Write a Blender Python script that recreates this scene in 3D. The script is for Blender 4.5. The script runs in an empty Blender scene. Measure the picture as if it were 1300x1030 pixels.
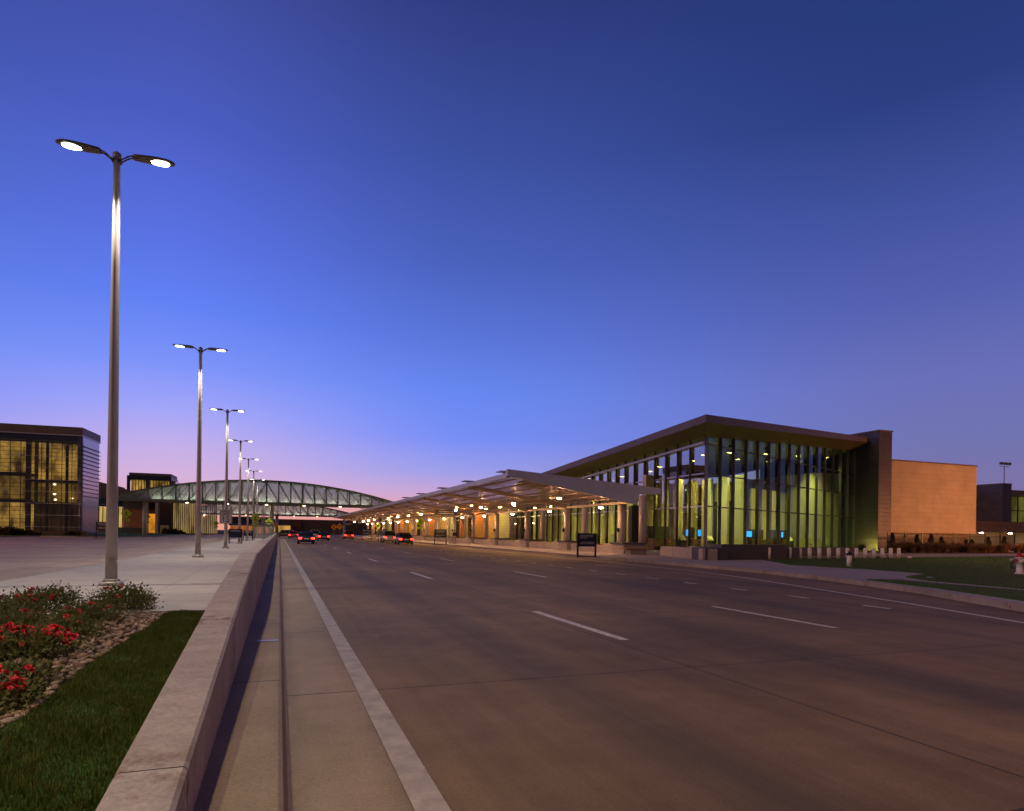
import bpy, math, random
import numpy as np
from math import radians as R, sin, cos, tan, pi
from mathutils import Vector, Matrix
random.seed(7); rng = np.random.default_rng(7)
sc = bpy.context.scene
COL = sc.collection

# ------------------------------------------------------------------ camera numbers
F, YAW, ROLL, EYE = 800.0, R(20.25), 0.014, 1.5
def C2W(xc, zc): return (xc*cos(YAW)+zc*sin(YAW), -xc*sin(YAW)+zc*cos(YAW))
def uv(px, py):
    a, b = px-650.0, py-678.0
    return a*cos(ROLL)+b*sin(ROLL), -a*sin(ROLL)+b*cos(ROLL)
def G(px, py, z=0.15):
    """point of the ground (at height z) that a photo position shows"""
    u, v = uv(px, py); zc = F*(EYE-z)/v
    return C2W(u*zc/F, zc)
def XatY(px, Y, py=680):
    u, v = uv(px, py); return Y*tan(math.atan(u/F)+YAW)
def YatX(px, X, py=680):
    u, v = uv(px, py); return X/tan(math.atan(u/F)+YAW)

# ------------------------------------------------------------------ mesh builder
OFF = {}
class MB:
    def __init__(s): s.v=[]; s.f=[]; s.m=[]; s.mi=0; s.sm=[]
    def quad(s, a, b, c, d): 
        n=len(s.v); s.v += [tuple(a),tuple(b),tuple(c),tuple(d)]; s.f.append((n,n+1,n+2,n+3)); s.m.append(s.mi); s.sm.append(False); return s
    def hexa(s, p):   # 8 points, bottom ring then top ring
        n=len(s.v); s.v += [tuple(q) for q in p]
        for f in ((3,2,1,0),(4,5,6,7),(0,1,5,4),(1,2,6,5),(2,3,7,6),(3,0,4,7)):
            s.f.append(tuple(n+i for i in f)); s.m.append(s.mi); s.sm.append(False)
        return s
    def box(s, x0,x1,y0,y1,z0,z1):
        x0,x1=min(x0,x1),max(x0,x1); y0,y1=min(y0,y1),max(y0,y1); z0,z1=min(z0,z1),max(z0,z1)
        return s.hexa([(x0,y0,z0),(x1,y0,z0),(x1,y1,z0),(x0,y1,z0),(x0,y0,z1),(x1,y0,z1),(x1,y1,z1),(x0,y1,z1)])
    def bar(s, a, b, w, h, up=(0,0,1)):   # rectangular bar between two points
        a=Vector(a); b=Vector(b); d=(b-a).normalized(); up=Vector(up)
        if abs(d.dot(up))>.98: up=Vector((0,1,0))
        r=d.cross(up).normalized(); u=r.cross(d).normalized()
        r=r*(w/2); u=u*(h/2)
        return s.hexa([a-r-u,a+r-u,b+r-u,b-r-u,a-r+u,a+r+u,b+r+u,b-r+u])
    def tube(s, a, b, r0, r1=None, n=12, caps=True, smooth=True):
        r1 = r0 if r1 is None else r1
        a=Vector(a); b=Vector(b); d=(b-a).normalized()
        up=Vector((0,0,1)) if abs(d.z)<.95 else Vector((0,1,0))
        x=d.cross(up).normalized(); y=d.cross(x)
        k=len(s.v)
        for c,r in ((a,r0),(b,r1)):
            for i in range(n):
                t=2*pi*i/n; s.v.append(tuple(c+x*(r*cos(t))+y*(r*sin(t))))
        for i in range(n):
            j=(i+1)%n; s.f.append((k+i,k+j,k+n+j,k+n+i)); s.m.append(s.mi); s.sm.append(smooth)
        if caps:
            s.f.append(tuple(k+i for i in range(n))[::-1]); s.m.append(s.mi); s.sm.append(False)
            s.f.append(tuple(k+n+i for i in range(n))); s.m.append(s.mi); s.sm.append(False)
        return s
    def lathe(s, prof, c=(0,0,0), n=16, sx=1, sy=1):
        k=len(s.v)
        for r,z in prof:
            for i in range(n):
                t=2*pi*i/n; s.v.append((c[0]+r*cos(t)*sx,c[1]+r*sin(t)*sy,c[2]+z))
        for j in range(len(prof)-1):
            for i in range(n):
                i2=(i+1)%n
                s.f.append((k+j*n+i,k+j*n+i2,k+(j+1)*n+i2,k+(j+1)*n+i)); s.m.append(s.mi); s.sm.append(True)
        s.f.append(tuple(k+i for i in range(n))[::-1]); s.m.append(s.mi); s.sm.append(False)
        s.f.append(tuple(k+(len(prof)-1)*n+i for i in range(n))); s.m.append(s.mi); s.sm.append(False)
        return s
    def prism(s, pts, z0, z1):   # polygon in plan, CCW, extruded upwards; z may be a function of (x,y)
        n=len(pts); k=len(s.v)
        f0 = z0 if callable(z0) else (lambda x,y:z0); f1 = z1 if callable(z1) else (lambda x,y:z1)
        s.v += [(x,y,f0(x,y)) for x,y in pts]+[(x,y,f1(x,y)) for x,y in pts]
        s.f.append(tuple(k+i for i in range(n))[::-1]); s.f.append(tuple(k+n+i for i in range(n)))
        s.m += [s.mi]*2; s.sm += [False]*2
        for i in range(n):
            j=(i+1)%n; s.f.append((k+i,k+j,k+n+j,k+n+i)); s.m.append(s.mi); s.sm.append(False)
        return s
    def build(s, name, mats, parent=None, bevel=0, local=False):
        me=bpy.data.meshes.new(name)
        o=bpy.data.objects.new(name, me); COL.objects.link(o)
        off=(0,0,0)
        if parent is not None:
            o.parent=parent
            off = OFF.get(parent.name,(0,0,0)); OFF[o.name]=off
        vs=[(x-off[0],y-off[1],z-off[2]) for x,y,z in s.v] if off!=(0,0,0) else s.v
        me.from_pydata(vs,[],s.f)
        for m in (mats if isinstance(mats,(list,tuple)) else [mats]): me.materials.append(m)
        me.polygons.foreach_set('material_index', s.m)
        me.polygons.foreach_set('use_smooth', s.sm)
        me.validate(); me.update()
        if bevel:
            b=o.modifiers.new('bevel','BEVEL'); b.width=bevel; b.segments=2; b.limit_method='ANGLE'; b.angle_limit=R(40)
        return o
def tag(o, label=None, cat=None, group=None, kind=None):
    if label: o['label']=label
    if cat: o['category']=cat
    if group: o['group']=group
    if kind: o['kind']=kind
    return o
def thing(name, label, cat, loc=(0,0,0), group=None):
    o=bpy.data.objects.new(name,None); COL.objects.link(o); o.location=loc; OFF[o.name]=tuple(loc)
    o.empty_display_size=.3
    return tag(o,label,cat,group)
def copy_tree(o, parent=None):
    c=o.copy(); COL.objects.link(c); c.parent=parent
    for ch in list(o.children):
        if ch.name in COL.objects: copy_tree(ch, c)
    return c
ORD=['first','second','third','fourth','fifth','sixth','seventh','eighth','ninth','tenth','eleventh','twelfth','thirteenth','fourteenth','fifteenth','sixteenth','seventeenth','eighteenth','nineteenth','twentieth']
def ordn(i):
    if i<20: return ORD[i]
    return 'twenty-'+ORD[i-20] if i-20<9 else 'thirtieth'

# ------------------------------------------------------------------ materials
def srgb(r,g,b):
    f=lambda c:(c/255/12.92) if c/255<=.04045 else ((c/255+.055)/1.055)**2.4
    return (f(r),f(g),f(b),1)
class NT:
    def __init__(s, name):
        s.m=bpy.data.materials.new(name); s.m.use_nodes=True; s.t=s.m.node_tree; s.n=s.t.nodes; s.n.clear()
        s.out=s.n.new('ShaderNodeOutputMaterial')
    def N(s, typ, **kw):
        n=s.n.new('ShaderNode'+typ)
        for k,v in kw.items(): setattr(n,k,v)
        return n
    def L(s,a,b): s.t.links.new(a,b)
    def val(s, sock, v):
        if hasattr(v,'node'): s.L(v,sock)
        else: sock.default_value=v
    def math(s, op, a, b=None, c=None):
        n=s.N('Math',operation=op); s.val(n.inputs[0],a)
        if b is not None: s.val(n.inputs[1],b)
        if c is not None: s.val(n.inputs[2],c)
        return n.outputs[0]
    def mix(s, fac, a, b, mode='MIX'):
        n=s.N('Mix',data_type='RGBA',blend_type=mode); s.val(n.inputs[0],fac)
        s.val(n.inputs[6],a); s.val(n.inputs[7],b); return n.outputs[2]
    def obj(s):
        return s.N('TexCoord').outputs['Object']
    def noise(s, scale, detail=4, rough=.55, vec=None, stretch=None):
        n=s.N('TexNoise'); n.inputs['Scale'].default_value=scale; n.inputs['Detail'].default_value=detail; n.inputs['Roughness'].default_value=rough
        v = vec or s.obj()
        if stretch:
            m=s.N('Mapping'); m.inputs['Scale'].default_value=stretch; s.L(v,m.inputs[0]); v=m.outputs[0]
        s.L(v,n.inputs['Vector']); return n.outputs[0]
    def ramp(s, fac, stops):
        n=s.N('ValToRGB'); s.L(fac,n.inputs[0]); e=n.color_ramp.elements
        while len(e)<len(stops): e.new(.5)
        for i,(p,c) in enumerate(stops):
            e[i].position=p; e[i].color=c if hasattr(c,'__len__') else (c,c,c,1)
        return n.outputs[0]
    def bump(s, h, strength=.3, dist=.02):
        n=s.N('Bump'); n.inputs['Strength'].default_value=strength; n.inputs['Distance'].default_value=dist; s.L(h,n.inputs['Height']); return n.outputs[0]
    def princ(s, col, rough=.6, metal=0, bump=None, spec=.5, **kw):
        p=s.N('BsdfPrincipled'); s.val(p.inputs['Base Color'],col); s.val(p.inputs['Roughness'],rough); p.inputs['Metallic'].default_value=metal
        p.inputs['Specular IOR Level'].default_value=spec
        for k,v in kw.items(): s.val(p.inputs[k.replace('_',' ')],v)
        if bump is not None: s.L(bump,p.inputs['Normal'])
        s.L(p.outputs[0],s.out.inputs[0]); return p
def mat(name, col, rough=.6, metal=0, var=.12, scale=4, bump=0, bscale=40, spec=.5, rvar=.1):
    t=NT(name); c=(*col[:3],1)
    n=t.noise(scale,5,.6)
    lo=tuple(x*(1-var) for x in c[:3])+(1,); hi=tuple(min(1,x*(1+var)) for x in c[:3])+(1,)
    cc=t.ramp(n,[(.3,lo),(.7,hi)])
    rr=t.math('MULTIPLY_ADD',n,rvar*2,rough-rvar)
    b=t.bump(t.noise(bscale,4,.6),bump,.01) if bump else None
    t.princ(cc,rr,metal,b,spec); return t.m
def emit(name, col, strength):
    t=NT(name); e=t.N('Emission'); e.inputs[0].default_value=(*col[:3],1); e.inputs[1].default_value=strength
    t.L(e.outputs[0],t.out.inputs[0]); return t.m
def glass(name, tint=(.75,.8,.72), refl=.12, gtint=(1,1,1), rough=.02, wave=0):
    t=NT(name); tr=t.N('BsdfTransparent'); tr.inputs[0].default_value=(*tint,1)
    gl=t.N('BsdfGlossy'); gl.inputs[0].default_value=(*gtint,1); gl.inputs['Roughness'].default_value=rough
    fr=t.N('Fresnel'); fr.inputs[0].default_value=1.5
    fac=t.math('ADD',fr.outputs[0],refl); fac=t.math('MINIMUM',fac,1.0)
    if wave: 
        b=t.bump(t.noise(.7,2,.5),wave,.05); t.L(b,gl.inputs['Normal'])
    mx=t.N('MixShader'); t.L(fac,mx.inputs[0]); t.L(tr.outputs[0],mx.inputs[1]); t.L(gl.outputs[0],mx.inputs[2])
    t.L(mx.outputs[0],t.out.inputs[0]); return t.m

def joint(t, coord, period, offset, w):
    m=t.math('SUBTRACT',coord,offset); m=t.math('DIVIDE',m,period); m=t.math('FRACT',m)
    m=t.math('SUBTRACT',m,.5); m=t.math('ABSOLUTE',m); return t.math('GREATER_THAN',m,.5-w/period/2)
def line_at(t, coord, x, w):
    m=t.math('SUBTRACT',coord,x); m=t.math('ABSOLUTE',m); return t.math('LESS_THAN',m,w/2)
def concrete(name, col, var=.15, xj=(), yj=None, jw=.014, stain=.25, rough=.75, tint2=None, grind=0, xper=None, wear=(), rust=0, dirtx=()):
    t=NT(name); o=t.obj(); sep=t.N('SeparateXYZ'); t.L(o,sep.inputs[0]); X,Y,Z=sep.outputs
    c=(*col[:3],1)
    big=t.noise(.22,4,.6,o); mid=t.noise(2.2,6,.65,o); fine=t.noise(45,3,.7,o)
    base=t.ramp(big,[(.3,tuple(x*(1-stain) for x in col[:3])+(1,)),(.7,tuple(min(1,x*(1+stain*.5)) for x in col[:3])+(1,))])
    base=t.mix(.6,base,t.ramp(mid,[(.25,(.72,.72,.72,1)),(.75,(1.15,1.13,1.1,1))]),'MULTIPLY')
    base=t.mix(.6,base,t.ramp(fine,[(.3,(.62,.62,.62,1)),(.7,(1.3,1.3,1.3,1))]),'MULTIPLY')
    if grind:   # long tyre / tining streaks along the lane
        st=t.noise(1.6,5,.7,o,(1,.035,1)); base=t.mix(grind,base,t.ramp(st,[(.3,(.62,.6,.58,1)),(.7,(1.15,1.13,1.1,1))]),'MULTIPLY')
        # oil drip band in the middle of every lane
        for cx in wear:
            d=t.math('ABSOLUTE',t.math('SUBTRACT',X,cx)); k=t.math('SUBTRACT',1,t.math('MULTIPLY',d,1.6)); k=t.math('MAXIMUM',k,0)
            k=t.math('MULTIPLY',k,t.math('MULTIPLY',t.noise(.5,4,.6,o,(1,.3,1)),.8)); base=t.mix(k,base,(.03,.026,.024,1))
    j=None
    slab=None
    if yj:
        j=joint(t,Y,yj[0],yj[1],jw)
        slab=t.math('FLOOR',t.math('DIVIDE',t.math('SUBTRACT',Y,yj[1]),yj[0]))
    for x in xj:
        k=line_at(t,X,x,jw); j=k if j is None else t.math('MAXIMUM',j,k)
    if xper:
        k=joint(t,X,xper[0],xper[1],jw); j=k if j is None else t.math('MAXIMUM',j,k)
    if slab is not None:
        w=t.N('TexWhiteNoise',noise_dimensions='1D'); t.L(slab,w.inputs['W'])
        base=t.mix(.35,base,t.ramp(w.outputs[0],[(0,(.82,.8,.78,1)),(1,(1.1,1.1,1.1,1))]),'MULTIPLY')
    h=t.math('MULTIPLY_ADD',fine,.5,mid)
    if j is not None:
        base=t.mix(t.math('MULTIPLY',j,.85),base,(.02,.016,.013,1)); h=t.math('SUBTRACT',h,t.math('MULTIPLY',j,1.5))
    # hairline cracks
    vo=t.N('TexVoronoi',feature='DISTANCE_TO_EDGE'); vo.inputs['Scale'].default_value=.23
    wv=t.N('Mapping'); nz=t.N('TexNoise'); nz.inputs['Scale'].default_value=1.3; t.L(o,nz.inputs['Vector'])
    ad=t.N('VectorMath',operation='ADD'); t.L(o,ad.inputs[0]); t.L(nz.outputs['Color'],ad.inputs[1]); t.L(ad.outputs[0],vo.inputs['Vector'])
    ck=t.math('LESS_THAN',vo.outputs['Distance'],.0012); ck=t.math('MULTIPLY',ck,0.0)
    base=t.mix(t.math('MULTIPLY',ck,.5),base,(.03,.025,.02,1))
    for dx in dirtx:
        dd=t.math('ABSOLUTE',t.math('SUBTRACT',X,dx)); dd=t.math('MAXIMUM',t.math('SUBTRACT',1,t.math('MULTIPLY',dd,7)),0.0)
        dd=t.math('MULTIPLY',dd,t.ramp(t.noise(2.2,5,.7,o,(1,.5,1)),[(.35,.15),(.65,1.0)])); base=t.mix(t.math('MULTIPLY',dd,.45),base,(.055,.038,.026,1))
    if rust and yj:
        m=t.math('DIVIDE',t.math('SUBTRACT',Y,yj[1]),yj[0]); m=t.math('ABSOLUTE',t.math('SUBTRACT',t.math('FRACT',m),.5)); near=t.math('SUBTRACT',1,t.math('MULTIPLY',t.math('SUBTRACT',.5,m),9)); near=t.math('MAXIMUM',near,0.0)
        rn=t.math('MULTIPLY',near,t.ramp(t.noise(7,4,.65,o),[(.48,0.0),(.62,1.0)])); base=t.mix(t.math('MULTIPLY',rn,.95),base,(.17,.085,.04,1))
        sp=t.ramp(t.noise(11,2,.5,o),[(.70,0.0),(.74,1.0)]); base=t.mix(t.math('MULTIPLY',sp,.5),base,(.20,.12,.07,1))
        ws=t.ramp(t.noise(3.0,4,.7,o,(1,2.5,.12)),[(.42,0.0),(.68,1.0)]); base=t.mix(t.math('MULTIPLY',ws,.38),base,(.13,.095,.085,1))
    r=t.math('MULTIPLY_ADD',mid,-.25,rough+.12)
    t.princ(base,r,0,t.bump(h,.25,.012)); return t.m

def panelled(name, col, pw, ph, var=.1, rough=.5, metal=0, seam=.03, off=(0,0), bump=True, axis='X', mort=.45):
    """metal or stone panels with dark seams: bricks on (horizontal axis, z)"""
    t=NT(name); o=t.obj(); sep=t.N('SeparateXYZ'); t.L(o,sep.inputs[0])
    hx = sep.outputs['X'] if axis=='X' else (sep.outputs['Y'] if axis=='Y' else t.math('ADD',sep.outputs['X'],sep.outputs['Y']))
    cmb=t.N('CombineXYZ'); t.L(hx,cmb.inputs[0]); t.L(sep.outputs['Z'],cmb.inputs[1])
    br=t.N('TexBrick'); br.offset=.5; br.inputs['Scale'].default_value=1; br.inputs['Brick Width'].default_value=pw; br.inputs['Row Height'].default_value=ph
    br.inputs['Mortar Size'].default_value=seam; br.inputs['Mortar Smooth'].default_value=.1; br.inputs['Bias'].default_value=0
    c=col[:3]
    br.inputs['Color1'].default_value=tuple(x*(1-var) for x in c)+(1,); br.inputs['Color2'].default_value=tuple(min(1,x*(1+var)) for x in c)+(1,)
    br.inputs['Mortar'].default_value=tuple(x*mort for x in c)+(1,)
    t.L(cmb.outputs[0],br.inputs['Vector'])
    cc=t.mix(.5,br.outputs[0],t.ramp(t.noise(.6,4,.6,o),[(.3,(.75,.75,.75,1)),(.7,(1.2,1.2,1.2,1))]),'MULTIPLY')
    h=t.math('SUBTRACT',t.math('MULTIPLY',t.noise(3,2,.5,o),.1),br.outputs['Fac'])
    t.princ(cc,t.math('MULTIPLY_ADD',t.noise(1.5,3,.6,o),.25,rough-.12),metal,t.bump(h,.5,.02)); return t.m

def litwall(name, col, strength, dark=(.02,.015,.01), sx=.9, sz=.25, amt=.5, scale=1.2):
    """the lit inside of a room, seen through its windows: shelves, doors, people as uneven blocks"""
    t=NT(name); o=t.obj(); sep=t.N('SeparateXYZ'); t.L(o,sep.inputs[0])
    h=t.math('ADD',sep.outputs['X'],t.math('MULTIPLY',sep.outputs['Y'],.37))
    cmb=t.N('CombineXYZ'); t.L(h,cmb.inputs[0]); t.L(sep.outputs['Z'],cmb.inputs[1])
    v1=t.noise(1.0,3,.6,cmb.outputs[0],(1.6*scale/sx*.5,.10,1)); v2=t.noise(1.0,4,.65,cmb.outputs[0],(.9*scale,1.2*scale/sz*.25,1))
    w=1-amt
    c1=t.ramp(v1,[(.34,(w*.45,w*.40,w*.35,1)),(.46,(.8,.8,.8,1)),(.62,(1.25,1.2,1.1,1))]); c2=t.ramp(v2,[(.36,(w,w*.95,w*.9,1)),(.56,(1.15,1.15,1.15,1))])
    c=t.mix(1,(*col[:3],1),c1,'MULTIPLY'); c=t.mix(1,c,c2,'MULTIPLY')
    e=t.N('Emission'); t.L(c,e.inputs[0]); e.inputs[1].default_value=strength
    d=t.N('BsdfDiffuse'); d.inputs[0].default_value=(*[x*.4 for x in col[:3]],1)
    a=t.N('AddShader'); t.L(e.outputs[0],a.inputs[0]); t.L(d.outputs[0],a.inputs[1]); t.L(a.outputs[0],t.out.inputs[0]); return t.m

M={}
LX=[4.5,8.6,12.2]
M['road']=concrete('road_concrete',(.225,.140,.062),xj=(.78,4.45,8.4,12.15,16.75),yj=(3.75,6.06-3.75),stain=.45,grind=.9,jw=.026,wear=(2.7,6.4,10.3,14.4))
M['forecourt']=concrete('forecourt_concrete',(.46,.33,.25),xper=(4.5,.4),yj=(4.5,1.2),stain=.25,grind=.4,jw=.03)
M['gutter']=concrete('gutter_concrete',(.36,.25,.14),yj=(3.75,6.06-3.75),stain=.4,jw=.026,rough=.7,dirtx=(.085,.70,-.37))
M['curb']=concrete('kerb_concrete',(.36,.29,.24),yj=(2.9,.4),stain=.3,jw=.014,rust=1)
M['walk']=concrete('walk_concrete',(.40,.34,.31),xj=(-2.45,),yj=(1.52,11.7),stain=.16,jw=.012)
M['plaza']=concrete('plaza_concrete',(.36,.33,.33),xper=(3,.3),yj=(3,.7),stain=.16,jw=.02)
M['wallc']=concrete('cast_concrete',(.42,.335,.285),yj=(3.05,.1),stain=.2,jw=.01,rough=.8,rust=1)
M['seat']=concrete('planter_concrete',(.42,.36,.32),yj=(1.6,.3),xper=(1.6,.2),stain=.15,jw=.012)
M['granite']=concrete('dark_granite',(.085,.075,.085),yj=(2.2,.3),xper=(1.5,.7),stain=.2,jw=.012,rough=.45)
M['paint']=mat('road_paint',(.52,.47,.42),.6,0,.35,9,.2)
M['paintworn']=mat('worn_edge_paint',(.38,.31,.23),.6,0,.3,5,.2)
M['pole']=mat('pole_paint',(.38,.34,.33),.42,.2,.06,2)
M['headm']=mat('lamp_casting',(.17,.145,.12),.4,.4,.1,6)
M['black']=mat('black_metal',(.012,.012,.016),.4,.3,.1,6)
M['navy']=mat('navy_sign_face',(.008,.010,.04),.35,0,.1,6)
M['letter']=mat('sign_lettering',(.55,.55,.6),.5,0,.05,6)
M['signwhite']=mat('sign_white',(.62,.60,.56),.5,0,.05,6)
M['signyellow']=mat('fluorescent_yellow_green',(.42,.60,.02),.45,0,.05,6)
M['signorange']=mat('amber_sign_face',(.7,.33,.02),.45,0,.05,6)
M['inkblack']=mat('black_ink',(.01,.01,.01),.6,0,.05,6)
M['galv']=mat('galvanised_steel',(.35,.36,.36),.4,.7,.1,5)
M['bronze']=mat('bronze_panel',(.085,.060,.050),.42,.35,.12,.7)
M['soffit']=panelled('soffit_panel',(.10,.078,.045),1.2,1.2,.06,.5,axis='Y',seam=.01)
M['fascia']=panelled('fascia_metal',(.15,.105,.085),2.4,5,.05,.45,.2,axis='XY',seam=.012)
M['finwall']=panelled('slate_panel',(.058,.054,.085),1.5,.52,.12,.45,axis='XY',seam=.022)
M['tanwall']=panelled('tan_panel',(.42,.34,.24),2.9,.62,.035,.5,axis='X',seam=.018,mort=.72)
M['brownwall']=panelled('brown_panel',(.13,.085,.065),2.2,.8,.06,.55,axis='XY',seam=.02)
M['terrawall']=panelled('terracotta_panel',(.34,.27,.13),1.4,.46,.10,.5,axis='Y',seam=.025)
M['orangeportal']=panelled('copper_portal_panel',(.46,.22,.09),1.2,.6,.08,.45,axis='XY',seam=.02)
M['mullion']=mat('dark_mullion',(.045,.040,.038),.35,.5,.1,3)
M['finsteel']=mat('fin_steel',(.10,.10,.115),.35,.4,.1,3)
M['mullionlight']=mat('aluminium_mullion',(.55,.50,.50),.35,.6,.08,3)
M['hglass']=glass('hall_glass',(.90,.92,.78),.38,(.98,.92,.95))
M['hglass2']=glass('hall_end_glass',(.74,.88,.72),.05,(.6,.8,1.0))
M['lglass']=glass('office_glass',(.72,.70,.62),.02)
M['shopglass']=glass('terminal_glass',(.8,.82,.7),.08)
M['cglass']=None
M['canopysteel']=mat('canopy_steel',(.52,.56,.70),.42,.1,.08,2)
M['pipesteel']=mat('canopy_pipe',(.42,.33,.27),.4,.3,.08,3)
M['column']=mat('column_paint',(.50,.42,.37),.45,0,.08,2)
M['interior']=mat('interior_panel',(.62,.56,.32),.6,0,.1,1)
M['interiordark']=mat('interior_dark',(.06,.055,.04),.6,0,.2,1)
M['floor']=mat('terrazzo_floor',(.3,.27,.2),.25,0,.1,1)
M['ceil']=mat('ceiling_panel',(.22,.25,.14),.6,0,.05,1)
M['screen']=emit('screen_blue',(.02,.36,1.0),2.2)
M['whitepaint']=mat('white_paint',(.75,.70,.66),.5,0,.1,8)
M['redpaint']=mat('hydrant_red',(.45,.02,.02),.35,0,.15,8)
M['tyre']=mat('tyre_rubber',(.02,.02,.02),.8,0,.1,8)
M['rim']=mat('alloy_rim',(.4,.4,.4),.3,.8,.1,8)
M['carglass']=mat('tinted_car_glass',(.015,.018,.02),.06,0,.05,3)
M['tail']=emit('tail_lamp_lit',(1,.03,.015),9)
M['tailsoft']=emit('tail_lamp_amber',(1,.16,.06),5)
M['headlamp']=emit('head_lamp_lit',(1,.85,.6),8)
M['plate']=mat('licence_plate',(.6,.6,.58),.5,0,.05,8)
M['darkearth']=mat('soil',(.05,.032,.022),.95,0,.3,3,.4,30)
M['wood']=mat('bench_wood',(.24,.12,.06),.5,0,.2,6)
M['bladeY']=None

# ------------------------------------------------------------------ world: clear dusk sky
def build_world():
    w=bpy.data.worlds.new('World'); sc.world=w; w.use_nodes=True; t=w.node_tree; n=t.nodes; n.clear()
    out=n.new('ShaderNodeOutputWorld'); bg=n.new('ShaderNodeBackground'); t.links.new(bg.outputs[0],out.inputs[0])
    tc=n.new('ShaderNodeTexCoord'); sep=n.new('ShaderNodeSeparateXYZ'); t.links.new(tc.outputs['Generated'],sep.inputs[0])
    def mth(op,a,b=None):
        m=n.new('ShaderNodeMath'); m.operation=op
        for i,v in enumerate((a,b)):
            if v is None: continue
            if hasattr(v,'node'): t.links.new(v,m.inputs[i])
            else: m.inputs[i].default_value=v
        return m.outputs[0]
    def ramp(stops, fac):
        r=n.new('ShaderNodeValToRGB'); t.links.new(fac,r.inputs[0]); e=r.color_ramp.elements
        while len(e)<len(stops): e.new(.5)
        for i,(p,c) in enumerate(stops): e[i].position=p; e[i].color=srgb(*c)
        r.color_ramp.interpolation='B_SPLINE' if False else 'LINEAR'
        return r.outputs[0]
    el=mth('MULTIPLY',mth('ARCSINE',sep.outputs['Z']),180/pi/60)   # 0..1 = 0..60 degrees up
    el=mth('MAXIMUM',el,0.0)
    # elevation (deg) at photo rows: 0->~40, 100->36, 200->30.5, 300->25, 400->19, 500->12.5, 560->8.3, 600->5.5, 640->2.7
    d=lambda a:a/60
    left=ramp([(0,(238,156,134)),(d(2.2),(230,170,172)),(d(4.2),(214,178,218)),(d(6.5),(198,176,232)),(d(9.5),(164,166,248)),(d(13),(126,148,250)),(d(17.5),(98,130,244)),(d(22),(90,114,228)),(d(30),(74,92,192)),(d(40),(62,74,150)),(d(50),(24,25,42))],el)
    mid =ramp([(0,(236,150,132)),(d(2),(230,162,170)),(d(3.5),(202,166,212)),(d(5.5),(156,158,234)),(d(8.5),(118,142,246)),(d(12.5),(102,136,240)),(d(17),(90,118,218)),(d(23),(74,98,188)),(d(31),(60,80,160)),(d(41),(46,58,124)),(d(50),(22,24,40))],el)
    right=ramp([(0,(140,112,150)),(d(4),(124,114,165)),(d(7.5),(112,116,176)),(d(12),(106,112,184)),(d(18),(84,96,174)),(d(24),(66,82,158)),(d(31),(44,62,128)),(d(41),(32,52,112)),(d(50),(20,22,38))],el)
    # horizontal angle from the glow (left of the picture's axis)
    az=mth('ARCTAN2',sep.outputs['X'],sep.outputs['Y'])            # 0 = +Y, positive to the right
    a=mth('MULTIPLY',mth('SUBTRACT',az,R(-8)),180/pi)              # degrees right of the glow
    a=mth('ABSOLUTE',a)
    def mr(a,x0,x1):
        m=n.new('ShaderNodeMapRange'); m.interpolation_type='SMOOTHSTEP'; t.links.new(a,m.inputs[0]); m.inputs[1].default_value=x0; m.inputs[2].default_value=x1; return m.outputs[0]
    def mix(f,x,y):
        m=n.new('ShaderNodeMix'); m.data_type='RGBA'; t.links.new(f,m.inputs[0]); t.links.new(x,m.inputs[6]); t.links.new(y,m.inputs[7]); return m.outputs[2]
    c=mix(mr(a,-2,26),left,mid); c=mix(mr(a,20,64),c,right)
    back=mr(a,78,125)
    warmback=ramp([(0,(96,74,80)),(d(8),(78,72,98)),(d(20),(58,60,88)),(d(40),(44,42,66)),(d(60),(30,30,52))],el)
    c=mix(back,c,warmback)
    # physical sky of a sun just under the horizon adds a trace of real scatter
    sky=n.new('ShaderNodeTexSky'); sky.sky_type='NISHITA'; sky.sun_disc=False; sky.sun_elevation=R(-2); sky.sun_rotation=R(-8)
    ad=n.new('ShaderNodeMix'); ad.data_type='RGBA'; ad.blend_type='ADD'; ad.inputs[0].default_value=.004
    t.links.new(c,ad.inputs[6]); t.links.new(sky.outputs[0],ad.inputs[7])
    t.links.new(ad.outputs[2],bg.inputs[0]); bg.inputs[1].default_value=1.0
build_world()
# last warm afterglow (very soft, from the bright quarter of the sky behind the camera's left)
sl=bpy.data.lights.new('sun','SUN'); sl.energy=.75; sl.angle=R(30); sl.color=(1,.52,.26)
so=bpy.data.objects.new('sun',sl); COL.objects.link(so); so.rotation_euler=(R(62),0,R(-75)); 

# ------------------------------------------------------------------ camera
cam=bpy.data.cameras.new('camera'); co=bpy.data.objects.new('camera',cam); COL.objects.link(co); sc.camera=co
cam.sensor_width=36; cam.lens=F/1300*36; cam.shift_y=(678-515)/1300; cam.clip_end=6000; cam.clip_start=.05
co.matrix_world=Matrix.Translation((0,0,EYE))@Matrix.Rotation(-YAW,4,'Z')@Matrix.Rotation(R(90),4,'X')@Matrix.Rotation(ROLL,4,'Z')
sc.view_settings.view_transform='Standard'; sc.view_settings.look='None'; sc.view_settings.exposure=0; sc.view_settings.gamma=1
sc.cycles.use_denoising=True
try: sc.cycles.denoiser='OPENIMAGEDENOISE'
except Exception: pass
sc.cycles.sample_clamp_indirect=3; sc.cycles.max_bounces=8; sc.cycles.transparent_max_bounces=16
sc.cycles.caustics_reflective=False; sc.cycles.caustics_refractive=False

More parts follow.
